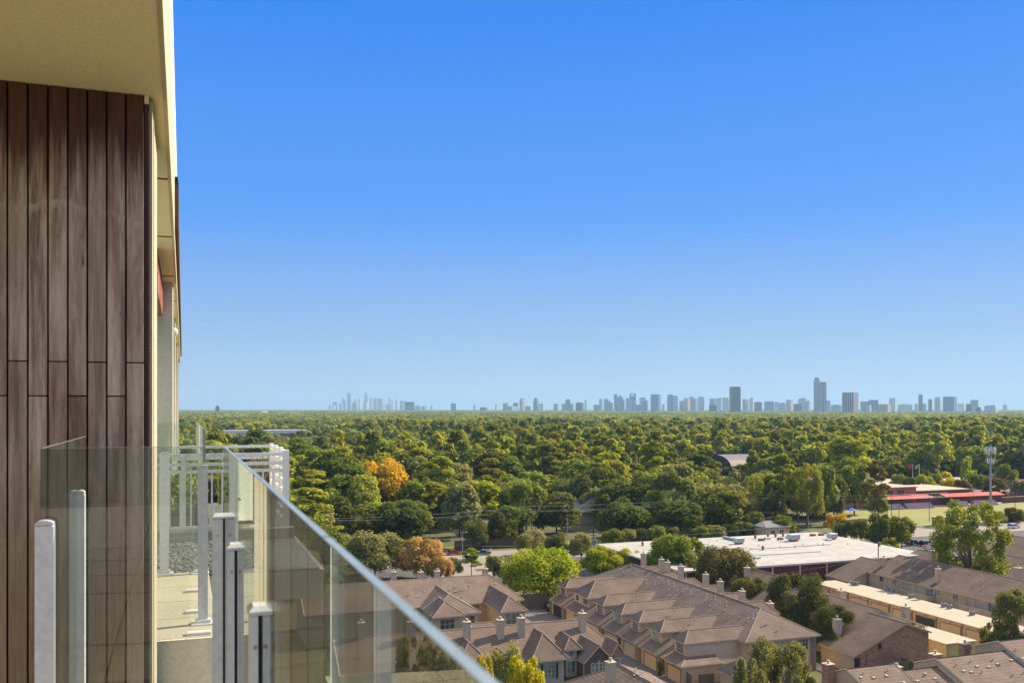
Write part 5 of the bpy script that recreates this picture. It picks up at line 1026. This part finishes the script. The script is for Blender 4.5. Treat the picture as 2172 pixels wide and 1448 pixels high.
def leafmesh(name,cl,nleaf,leaf,mat,flat=1.0,up=.35,trunk=None,tmat=None,seed=0,elong=1.0,droop=0):
    "cl: clumps (x,y,z,r). many small leaf faces lie on and in each clump, joined to limbs"
    g=np.random.default_rng(seed); cl=np.array(cl,float); wgt=cl[:,3]**2; n=nleaf
    idx=g.choice(len(cl),n,p=wgt/wgt.sum()); d=g.normal(size=(n,3)); d[:,2]+=up; d/=np.linalg.norm(d,axis=1)[:,None]
    rad=cl[idx,3]*(1-.55*g.random(n)**2.2)*(1+.12*g.normal(size=n)); P=cl[idx,:3]+d*rad[:,None]*np.array([1,1,flat])
    N=d*.9+g.normal(size=(n,3))*.42; N[:,2]+=.25; N/=np.linalg.norm(N,axis=1)[:,None]
    t=np.cross(N,g.normal(size=(n,3))); t/=np.linalg.norm(t,axis=1)[:,None]; b=np.cross(N,t)
    s=leaf*(.55+.9*g.random(n))[:,None]*.5; b=b*elong
    V=np.stack([P-t*s-b*s*.5,P+t*s*.3-b*s,P+t*s+b*s*.4,P-t*s*.2+b*s],1).reshape(-1,3)
    base=0; tv=[];tf=[];tm=[]
    if trunk: tv,tf,tm=trunk.v,trunk.f,trunk.m
    return V,idx,g
def mkcrown(name,*a,mat=None,**k):
    V,idx,g=leafmesh(name,*a,mat,**k); n=len(idx)
    me=bpy.data.meshes.new(name); me.vertices.add(4*n); me.vertices.foreach_set('co',V.astype(np.float32).ravel()); me.loops.add(4*n); me.loops.foreach_set('vertex_index',np.arange(4*n,dtype=np.int32))
    me.polygons.add(n); me.polygons.foreach_set('loop_start',np.arange(0,4*n,4,dtype=np.int32)); me.update(); me.validate()
    ct=g.random(int(idx.max())+1)[idx]*.75+g.random(n)*.25; c2=g.random(n)**2*.9
    col=np.ones((n,4),np.float32); col[:,0]=ct; col[:,1]=c2; ca=me.color_attributes.new('tint','FLOAT_COLOR','CORNER'); ca.data.foreach_set('color',np.repeat(col,4,0).ravel()); me.materials.append(mat); return me
def clumps_oak(g,Rr,h,n,rb=.42,low=.35):
    out=[]; 
    for i in range(n):
        a=g.random()*6.283; q=math.sqrt(g.random()); zz=low+(1-low)*g.random()
        env=math.sqrt(max(0.05,1-((zz-.55)/.52)**2)); r=Rr*env*(.55+.45*q)*.78
        rr=Rr*rb*(.55+.6*g.random()); out.append((r*math.cos(a),r*math.sin(a),h*zz-rr*.35,rr))
    return out
def clumps_pine(g,Rr,h,n):
    out=[]
    for i in range(n):
        t=g.random(); zz=.42+.55*t; env=(math.sin(min(1,(1.08-t)*1.25)*1.57)); a=g.random()*6.283; r=Rr*env*(.25+.75*g.random()); rr=Rr*(.20+.17*g.random()); out.append((r*math.cos(a),r*math.sin(a),h*zz,rr))
    return out
def trunkmb(g,cl,h,r0,kind,m=0):
    mb=MB(); 
    if kind=='pine':
        P=[(0,0,0),(g.normal()*.15,g.normal()*.15,h*.45),(g.normal()*.3,g.normal()*.3,h*.93)]; mb.path(P,[r0,r0*.75,r0*.25],7,m)
        for c in sorted(cl,key=lambda c:-c[3])[:16]: mb.tube((P[2][0]*.5,P[2][1]*.5,c[2]-h*.03),(c[0]*.85,c[1]*.85,c[2]-.1),r0*.28,r0*.08,4,m)
    else:
        zf=h*.24; mb.path([(0,0,0),(.05,0,zf*.5),(g.normal()*.2,g.normal()*.2,zf)],[r0*1.15,r0*.85,r0*.8],8,m)
        for c in sorted(cl,key=lambda c:-c[3])[:22]:
            mid=(c[0]*.45+g.normal()*.2,c[1]*.45+g.normal()*.2,zf+(c[2]-zf)*.5); mb.path([(0,0,zf*.95),mid,(c[0]*.92,c[1]*.92,c[2])],[r0*.5,r0*.28,r0*.07],5,m)
    return mb
PROTO={}
def proto(key,kind,Rr,h,ncl,nl,leaf,r0=.3,seed=0,mat=None,tm=None,**k):
    g=np.random.default_rng(seed); cl=clumps_pine(g,Rr,h,ncl) if kind=='pine' else clumps_oak(g,Rr,h,ncl,k.pop('rb',.42),k.pop('low',.35))
    k.pop('rb',None);k.pop('low',None)
    PROTO[key]=(mkcrown('crown_'+key,cl,nl,leaf,mat=mat or fOak,seed=seed,**k),trunkmb(g,cl,h,r0,kind).mesh('trunk_'+key,tm or mBark),Rr,h)
# near, detailed
proto('lime0','oak',5.0,8.6,34,24000,0.302,.22,1,fLime); proto('lime1','oak',4.6,9.2,28,20800,0.302,.22,2,fLime,rb=.36)
proto('dark0','oak',5.2,9.5,38,24000,0.245,.26,3,fDkMix,rb=.34); proto('feather0','oak',6.0,10,80,27200,0.216,.22,4,fFeather,rb=.19,low=.2,up=.6); proto('feather1','oak',5.5,9,70,24000,0.216,.2,5,fFeather,rb=.19,low=.15,up=.6)
proto('live0','oak',7,11,52,30400,0.245,.32,6,fLive,rb=.25,low=.38); fPale=foliage('pale green leaves',(.12,.145,.028),(.20,.21,.045),.1); proto('big0','oak',8,15,66,21000,0.288,.55,7,fPale,mBarkP,rb=.165,low=.33,up=.5)
proto('yel0','oak',4.0,8.5,34,17600,0.245,.18,8,fYel,rb=.26); proto('peach0','oak',6.0,10,40,19200,0.36,.24,9,fPeach,rb=.3); proto('olive0','oak',7.0,11,42,22400,0.36,.28,10,fOlive,rb=.34)
proto('org0','oak',7.5,13,30,14400,0.54,.28,11,fOrg,rb=.34); proto('small0','oak',3.4,6.2,22,8320,0.302,.14,12,fOak,low=.42,rb=.36); proto('small1','oak',3.2,5.8,20,7680,0.302,.14,13,fMid,low=.42,rb=.36)
# forest, medium
for i in range(4): proto('oak%d'%i,'oak',6.6,[12,13,11.5,14][i],34,8200,.62,.3,20+i,fOak,rb=.36,low=.3)
for i in range(4): proto('pine%d'%i,'pine',[5.2,4.8,5.6,5.0][i],[21,23,19,22][i],[34,30,36,28][i],6500,.62,.30,30+i,fPine,mBark,flat=.55,up=.5)
for i in range(2): proto('mid%d'%i,'oak',5.6,[14,15.5][i],34,7600,.62,.26,40+i,fMid,rb=.32,low=.3)
proto('dome0','oak',4.5,9,20,4000,.6,.2,50,fMid,rb=.45,low=.12)
def tree(u,v,h,w,key,label,mat=None,group=None,name='tree',cat='tree',hide=None):
    cr,tk,Rr,hh=PROTO[key]; sc=h/hh; sw=(w/2)/Rr
    q=bpy.data.objects.new(name,None); COL.objects.link(q); q.location=(u,v,0); q.rotation_euler=(0,0,random.random()*6.28); q.empty_display_size=.5; tag(q,label,cat,group)
    c=inst('crown',cr,q,(0,0,0),0,(sw,sw,sc)); t=inst('trunk',tk,q,(0,0,0),0,(min(sw,sc),min(sw,sc),sc))
    if mat is not None: c.material_slots[0].link='OBJECT'; c.material_slots[0].material=mat
    return q
FRONT=[]
TL=[] # placed spots, used to keep the random wood clear of them
def T(px,yb,yt,wpx,key,label,mat=None,name='tree',group=None,v0=None):
    if v0 is None: u,v=G(px,yb)
    else: u,v,_=at_v(px,yb,v0)
    h=Zof(yt,u,v); w=wpx*depth(u,v)/F; TL.append((u,v,w/2)); FRONT.append((u,v,w/2,h)) if v>262 else None; return tree(u,v,h,w,key,label,mat,group,name)
T(1142,1278,1172,146,'lime0','big round lime green tree behind the timber fence at the end of the drive')
T(1278,1236,1166,92,'lime1','lime green tree at the far left corner of the centre townhouse row'); T(1338,1226,1168,56,'lime0','small lime tree between the white roof edge and the townhouse ridge'); T(1212,1222,1188,40,'small1','small green tree left of the far townhouse corner',fLime)
T(1424,1250,1141,104,'lime1','tall green tree standing in front of the white warehouse roof',fMid); T(1470,1235,1142,62,'mid0','loose bright green tree just right of the tall green tree before the white roof',fMid)
T(1536,1280,1160,132,'dark0','dark rounded tree with reddish tips in front of the white roof'); T(1590,1305,1225,80,'dark0','lower dark tree with rusty leaves right of the chimneys'); T(1480,1262,1190,60,'dark0','dark tree squeezed behind the townhouse chimneys')
T(1690,1362,1222,150,'live0','large grey green live oak between the townhouse row and the brick house'); T(1770,1392,1288,110,'live0','live oak leaning over the brown roof of the brick house'); T(1778,1400,1352,70,'small1','bright green low tree under the live oak by the side path',fLime)
T(1652,1560,1366,176,'feather0','feathery green tree in front of the townhouse end wall, bottom centre right'); T(1590,1600,1400,100,'feather1','smaller feathery tree at the left of the bottom feathery tree')
T(2152,1440,1262,118,'feather0','feathery tree covering the low end of the long garages, right edge'); T(2110,1430,1315,70,'feather1','lower feathery bush against the garage doors at right')
T(2058,1262,1066,184,'big0','big pale green tree with a visible grey trunk, right side',fPale)
T(1112,1640,1402,104,'yel0','bright yellow tree at the bottom beside the glass rail'); T(1026,1600,1398,56,'yel0','smaller yellow tree touching the glass rail'); T(1072,1580,1384,86,'olive0','olive tree between the two yellow trees at the bottom')
T(885,1560,1350,120,'feather1','green tree seen dimly through the near glass panel'); T(960,1620,1390,110,'feather0','green tree low behind the near glass panel')
T(808,1092,979,112,'org0','golden orange autumn tree standing out of the green wood'); T(893,1226,1149,104,'peach0','peach and green tree at the end of the back left roofs'); T(935,1232,1186,60,'peach0','small peach tinted tree right of the big peach tree')
T(795,1224,1136,142,'olive0','broad olive grey tree left of the peach tree'); T(728,1215,1140,80,'olive0','olive tree just above the glass rail joint'); T(1000,1222,1163,52,'pine2','young bushy pine by the twin headed lamp',fMid); T(1048,1232,1182,48,'small1','small pale tree behind the right chimney of the back left row',fOlive); T(962,1226,1186,44,'small0','small olive tree left of the young pine',fOlive)
T(1127,1178,1130,78,'olive0','olive oak at the kerb left of the slim grey pole',fOlive); T(1181,1190,1136,50,'small0','small oak with a bare trunk left of the slim grey pole'); T(1234,1190,1137,52,'small0','small oak with a bare trunk right of the slim grey pole',fOlive)
T(668,1118,996,92,'pine1','tall yellow green pine left of the orange tree, above the rail'); T(740,1150,1062,118,'oak0','dark spreading oak above the glass rail'); T(850,1150,1070,130,'oak1','dark spreading oak with forked trunk above the peach tree'); T(975,1140,1030,90,'mid1','grey green tall tree right of the dark forked oak',fOlive)
T(1020,1118,1022,110,'mid0','large yellow green tree right of the maroon roof',fLime); T(1392,1072,966,74,'pine0','very bright yellow green pine with a bare trunk, centre',fLime); T(1487,1062,951,62,'pine3','dark flat topped pine left of the vaulted hall',fPineD); T(1228,1046,965,80,'pine2','yellow tinted broad pine left of the bright pine')
T(1660,1118,962,64,'pine1','tall pine nearest the wooden pole, right of centre',fPine); T(1712,1120,985,86,'big0','broad yellow green tree with bare trunks before the school',fPale); T(1748,1112,992,60,'mid1','green tree beside the broad yellow green one',fMid); T(1790,1052,926,116,'pine2','huge flat topped yellow pine high above the school',fLime); T(1812,1090,988,72,'mid0','dense mid green round tree left of the school',fMid); T(1856,1108,970,52,'pine3','thin rust brown cypress in front of the school',fRust); T(1862,1100,1030,44,'mid1','pale yellow green tree by the left awning',fPine)
T(2055,1040,975,36,'dome0','dome shaped yellow green tree behind the school',fLime); T(2000,1030,1002,40,'dome0','small golden tree left of the dome shaped tree',fYel); T(1960,1048,1010,44,'small1','yellowish small tree in front of the school roofs',fLime); T(2040,1058,1020,42,'small1','orange tinted tree by the right awning',fRust); T(2110,1062,1015,50,'mid1','brown leaved tree right of the antenna mast',fRust); T(2090,1052,1020,36,'dome0','dark round tree right of the antenna mast',fOak)
T(1773,1132,1092,52,'small0','orange leaved tree at the corner of the car park',fOrg); T(1794,1150,1106,48,'small0','first small oak in the car park, left'); T(1826,1154,1106,44,'small0','second small oak in the car park with a leaning trunk'); T(1866,1166,1094,50,'small0','third small oak, beside the tall dark pole'); T(1912,1166,1102,62,'small1','fourth small oak, greener, in front of the brick hut'); T(1888,1172,1142,40,'dome0','low yellow shrub at the warehouse corner',fYel); T(2148,1106,1078,44,'small0','small oak at the right edge beyond the brick wall'); T(2112,1112,1086,44,'small0','grey green small oak right of the antenna mast foot',fOlive)
for i in range(13):
    px=1300+i*31; key=['small0','small1'][i%2]
    T(px,1158-i*2.3+random.uniform(-1,1),1124-i*1.4+random.uniform(-3,3),46+random.uniform(-5,8),key,'small rounded oak in the street row behind the white warehouse roof',[fMid,fOlive,fOak][i%3],group='row of street oaks behind the warehouse')
for px,yb,yt,w,k,l in [(1322,1142,1072,110,'oak2','broad dark oak over the shaded side street, left one'),(1432,1138,1064,130,'oak3','widest dark oak behind the street row'),(1540,1128,1040,120,'mid0','tall dark oak below the vaulted hall'),(1300,1120,1040,90,'oak0','grey green oak right of the steep metal roof'),(1180,1130,1050,110,'oak1','grey green oak left of the steep metal roof'),(1090,1140,1078,100,'oak2','dark oak behind the brown utility pole')]: T(px,yb,yt,w,k,l)
for px,yb,yt,w,k,m_,l in [(1642,1112,1010,56,'mid1',fMid,'tall green tree right of the wooden pole'),(1600,1108,1010,70,'big0',fPale,'yellowish green tree with a pale trunk left of the wooden pole'),(1690,1100,1000,60,'oak1',fMid,'rounded tree between the tall trees near the school'),(1768,1100,1010,56,'oak2',fOak,'dark oak at the left of the school tree group'),(1835,1075,1015,50,'mid0',fPale,'pale tree directly left of the school hall'),
 (1905,1043,1008,40,'small0',fPale,'small olive yellow tree above the pink school wall'),(1930,1046,1014,34,'small1',fMid,'small green tree beside the flagpoles'),(1984,1044,1008,36,'small1',fPale,'round yellowish tree in the middle of the school roofs'),(2014,1050,1016,36,'small0',fYel,'small golden tree above the right awning'),(2075,1050,1008,46,'oak3',fOak,'dark green tree left of the antenna panels'),(2140,1045,990,52,'oak0',fMid,'green tree in front of the far right roofs'),(2165,1060,1020,40,'small0',fOlive,'small olive tree at the right edge by the white cars'),(2095,1028,985,44,'mid0',fOak,'dark tree standing before the steep dark roof')]: T(px,yb,yt,w,k,l,m_)
T(1008,1162,1106,62,'oak2','dark oak between the taller lamp and the brown utility pole'); T(1068,1156,1092,74,'oak0','dark oak in front of the tan building, left of the brown pole')
T(1600,1135,1088,50,'oak1','dark oak left of the grey cottage'); T(1662,1138,1096,46,'small0','small oak right of the grey cottage',fMid)
# clear zones where buildings, field and lawns stand
EX=[(225,262,230,262),(240,430,230,405),(100,225,165,262),(300,350,425,520),(60,300,235,262),(104,116,262,276),(118,140,285,330),(30,165,930,1160)]
for o in list(bpy.data.objects):
    if o.name.split('.')[0] in('classroom_block','tan_house','white_house','service_block','house') and o.location.y>262: x,y=o.location.x,o.location.y; EX.append((x-8,x+8,y-16,y+9)); EX.append((x-26,x+14,y-75,y+6)) if y>600 and x>90 else None
EX.append((255,325,440,520))
def free(u,v):
    for a,b,c,d in EX:
        if a<u<b and c<v<d: return False
    return True
def inview(u,v):
    xc=u*CT-v*ST; d=depth(u,v); px=CX+F*xc/d; return 340<px<2230
def hides(a,b):
    "would a tree here stand right in front of one of the named woodland trees"
    d1=depth(a,b); x1=(a*CT-b*ST)/d1
    for u,v,r,h in FRONT:
        d=depth(u,v)
        if d-45<d1<d and abs(x1-(u*CT-v*ST)/d)*d<r*.9+4: return True
    return False
spots=[]; cell={}
rf=random.Random(42)
v=214.0
while v<1150:
    st=9.6 if v<330 else 11.2 if v<600 else 12.5
    u=-30.0; umax=v*1.15+30
    while u<umax:
        a=u+rf.uniform(-.42,.42)*st; b=v+rf.uniform(-.42,.42)*st
        if inview(a,b) and free(a,b) and (b>262 or (a<32 and b<236)) and rf.random()<.93 and not hides(a,b) and all((a-x)**2+(b-y)**2>(r*.75+2.0)**2 for x,y,r in TL): spots.append((a,b))
        u+=st
    v+=st
spots.sort(key=lambda p:depth(*p))
NIND=300-len(TL)
kinds={'oak':('dark rounded oak in the woodland across the street','woodland oaks'),'pine':('tall yellow green pine rising out of the woodland','woodland pines'),'mid':('mid green broadleaf tree in the woodland across the street','woodland broadleaf trees')}
def pick(u,v,r):
    pn=.0 if v<235 else (.16 if v<330 else .55); x=r.random()
    # patches of one kind
    pat=math.sin(u*.021+1.3)*math.cos(v*.017)+math.sin(u*.009-v*.013)*.6
    if x<pn+.18*pat: k='pine'
    elif x<.78: k='oak'
    else: k='mid'
    return k
far_pts=[]
for i,(u,v) in enumerate(spots):
    k=pick(u,v,rf)
    pxx=CX+F*(u*CT-v*ST)/depth(u,v)
    if 15<u<175 and 520<v<930: k='oak'
    low=1505<pxx<1595 and 330<v<480
    if low: k='oak'
    j=rf.randrange(2 if k=='mid' else 4); s=rf.choice((rf.uniform(.65,1.0),rf.uniform(.85,1.2),rf.uniform(1.0,1.4)))
    if low: s=.72
    if i<NIND:
        h={'oak':13,'pine':20.5,'mid':15.5}[k]*s*(.8 if v<262 else 1); w={'oak':16,'pine':13.5,'mid':14.5}[k]*rf.uniform(.8,1.25)*(.6+.4*s)
        lab,gp=kinds[k]; mt={'oak':[fOak,fOak,fOlive,fMid],'pine':[fPine,fPineD,fPine,fMid],'mid':[fMid,fMid,fOlive,fPine]}[k][rf.randrange(4)]
        tree(u,v,h,w,k+str(j),lab,mt,gp)
    else: far_pts.append((u,v,{'oak':0,'pine':4,'mid':8}[k]+j,s*1.12,rf.random()*6.28,rf.randrange(3)))
# ---- everything beyond the first 300 trees: one wood, instanced on points
def collect(names):
    c=bpy.data.collections.new('wood_sources')
    for i,(cr,tk,mat) in enumerate(names):
        me=bpy.data.meshes.new('wood_tree_%02d'%i); bm=bmesh.new(); bm.from_mesh(cr); n0=len(bm.faces); 
        if tk is not None: bm.from_mesh(tk); bm.faces.ensure_lookup_table(); 
        if tk is not None:
            for f in bm.faces[n0:]: f.material_index=1
        bm.to_mesh(me); bm.free(); me.materials.append(mat)
        if tk is not None: me.materials.append(mBark)
        o=bpy.data.objects.new('wood_tree_%02d'%i,me); c.objects.link(o)
    return c
lod=[]
proto_l=[]
for i in range(4): proto('lo%d'%i,'oak',6.6,12.5,20,1500,1.5,.3,60+i,fOak,rb=.36,low=.3); proto_l.append('lo%d'%i)
for i in range(4): proto('lp%d'%i,'pine',5.4,21,22,1300,1.5,.3,70+i,fPine,flat=.55,up=.5); proto_l.append('lp%d'%i)
for i in range(2): proto('lm%d'%i,'oak',5.8,15,20,1400,1.5,.3,80+i,fMid,rb=.32,low=.3); proto_l.append('lm%d'%i)
src=[(PROTO[k][0],PROTO[k][1],{'o':[fOak,fMid,fOlive,fOak],'p':[fPine,fPineD,fMid,fPine],'m':[fMid,fPine]}[k[1]][int(k[2])]) for k in proto_l]
# far clumps: patches of many crowns with fewer, larger faces
def patch(seed,mat,W=46,ncr=26):
    g=np.random.default_rng(seed); cl=[]
    for i in range(ncr):
        x,y=g.uniform(-W/2,W/2,2); h=g.uniform(13,21); 
        for j in range(4): cl.append((x+g.normal()*2.6,y+g.normal()*2.6,h-g.random()*4,3.0+g.random()*1.6))
    return mkcrown('patch%d'%seed,cl,3000,3.0,mat=mat,seed=seed,up=.6)
src+=[(patch(90+i,m),None,m) for i,m in enumerate([fPine,fMid,fPineD,fOak])]
wc=collect(src)
def gn_wood(name,pts,label):
    me=bpy.data.meshes.new(name); a=np.array(pts,float); n=len(a); me.vertices.add(n); co_=np.zeros((n,3),np.float32); co_[:,0]=a[:,0];co_[:,1]=a[:,1]; me.vertices.foreach_set('co',co_.ravel())
    x=me.attributes.new('kind_index','INT','POINT'); x.data.foreach_set('value',a[:,2].astype(np.int32)); x=me.attributes.new('size','FLOAT','POINT'); x.data.foreach_set('value',a[:,3].astype(np.float32)); x=me.attributes.new('turn','FLOAT','POINT'); x.data.foreach_set('value',a[:,4].astype(np.float32)); me.update()
    o=bpy.data.objects.new(name,me); COL.objects.link(o); tag(o,label,None,None,'stuff')
    ng=bpy.data.node_groups.new('scatter_trees','GeometryNodeTree'); ng.interface.new_socket('Geometry',in_out='INPUT',socket_type='NodeSocketGeometry'); ng.interface.new_socket('Geometry',in_out='OUTPUT',socket_type='NodeSocketGeometry')
    N=ng.nodes; gi=N.new('NodeGroupInput'); go=N.new('NodeGroupOutput'); ip=N.new('GeometryNodeInstanceOnPoints'); ci=N.new('GeometryNodeCollectionInfo'); ci.inputs[0].default_value=wc; ci.inputs['Separate Children'].default_value=True; ci.inputs['Reset Children'].default_value=True
    def na(nm_,t): q=N.new('GeometryNodeInputNamedAttribute'); q.data_type=t; q.inputs[0].default_value=nm_; return q.outputs[0]
    L=ng.links; L.new(gi.outputs[0],ip.inputs['Points']); L.new(ci.outputs[0],ip.inputs['Instance']); ip.inputs['Pick Instance'].default_value=True; L.new(na('kind_index','INT'),ip.inputs['Instance Index'])
    cx_=N.new('ShaderNodeCombineXYZ'); L.new(na('turn','FLOAT'),cx_.inputs[2]); L.new(cx_.outputs[0],ip.inputs['Rotation']); cs=N.new('ShaderNodeCombineXYZ'); sz=na('size','FLOAT')
    for i in range(3): L.new(sz,cs.inputs[i])
    L.new(cs.outputs[0],ip.inputs['Scale']); L.new(ip.outputs[0],go.inputs[0]); md=o.modifiers.new('scatter','NODES'); md.node_group=ng; return o
gn_wood('woodland',far_pts,'dense mixed woodland filling the middle distance beyond the street')
fp=[]; v=1130.0
while v<14000:
    st=34 if v<2500 else 34*(1+ (v-2500)/4500); u=-100; umax=v*1.2+100
    while u<umax:
        a=u+rf.uniform(-.4,.4)*st; b=v+rf.uniform(-.4,.4)*st
        if inview(a,b) and b>1185: fp.append((a,b,10+rf.randrange(4),rf.uniform(.85,1.15)*(st/34)**.25,rf.random()*6.28))
        u+=st
    v+=st*.95
gn_wood('distant_woodland',fp,'far flat sea of treetops reaching the skyline')
# shrubs by the houses
def shrub(u,v,r,h,label,mat): tree(u,v,h,2*r,'dome0',label,mat,None,'shrub','shrub')
shrub(110.2,117.6,.8,1.7,'clipped dark green bush at the end of the brick gable fence',fOak); shrub(101.5,112,2.2,1.8,'yellow green bush beside the side path',fYel); shrub(71.0,128.9,.5,2.2,'small conical bush between the garage doors',fOak)
for i,(x,y,l) in enumerate([(1095,1226,'low pink tinged shrub by the kerb bed'),(1150,1247,'low green bush at the foot of the lime tree'),(1855,1290,'small green plant against the far flat roofs')]): 
    u,v=G(x,y); shrub(u,v,2,1.8,l,[fRust,fLime,fMid][i])
# lamp on the side path
q=root('path_lamp',(99.2,113.5,0),'small white lantern post beside the side path','lamp'); inst('post',MB().tube((0,0,0),(0,0,2.0),.05,n=6).mesh('lamp_post',mDarkM),q); inst('lantern',MB().tube((0,0,2.0),(0,0,2.4),.1,.18,6).mesh('lantern',mAluCap),q)
q=root('path_lamp',(100.6,116.6,0),'taller dark lamp post at the corner of the brick house','lamp'); inst('post',MB().tube((0,0,0),(0,0,3.6),.06,n=6).mesh('lamp_post',mDarkM),q); inst('lantern',MB().ball((0,0,3.75),.18,.18,.2).mesh('lantern',mDarkM),q)
# ---- air: thin even haze round the camera and the whole scene
hz=MB().box(-9000,24000,-1200,24000,-1.2,420).build('haze',bpy.data.materials.new('haze')); tag(hz,'thin blue haze over the whole plain',None,None,'stuff')
hm=hz.data.materials[0]; hm.use_nodes=True; nt=hm.node_tree; nt.nodes.clear(); ou=nt.nodes.new('ShaderNodeOutputMaterial'); pv=nt.nodes.new('ShaderNodeVolumePrincipled'); pv.inputs['Density'].default_value=6.8e-5; pv.inputs['Color'].default_value=(.43,.67,.86,1); pv.inputs['Anisotropy'].default_value=.1; nt.links.new(pv.outputs[0],ou.inputs['Volume'])
hz.display_type='WIRE'
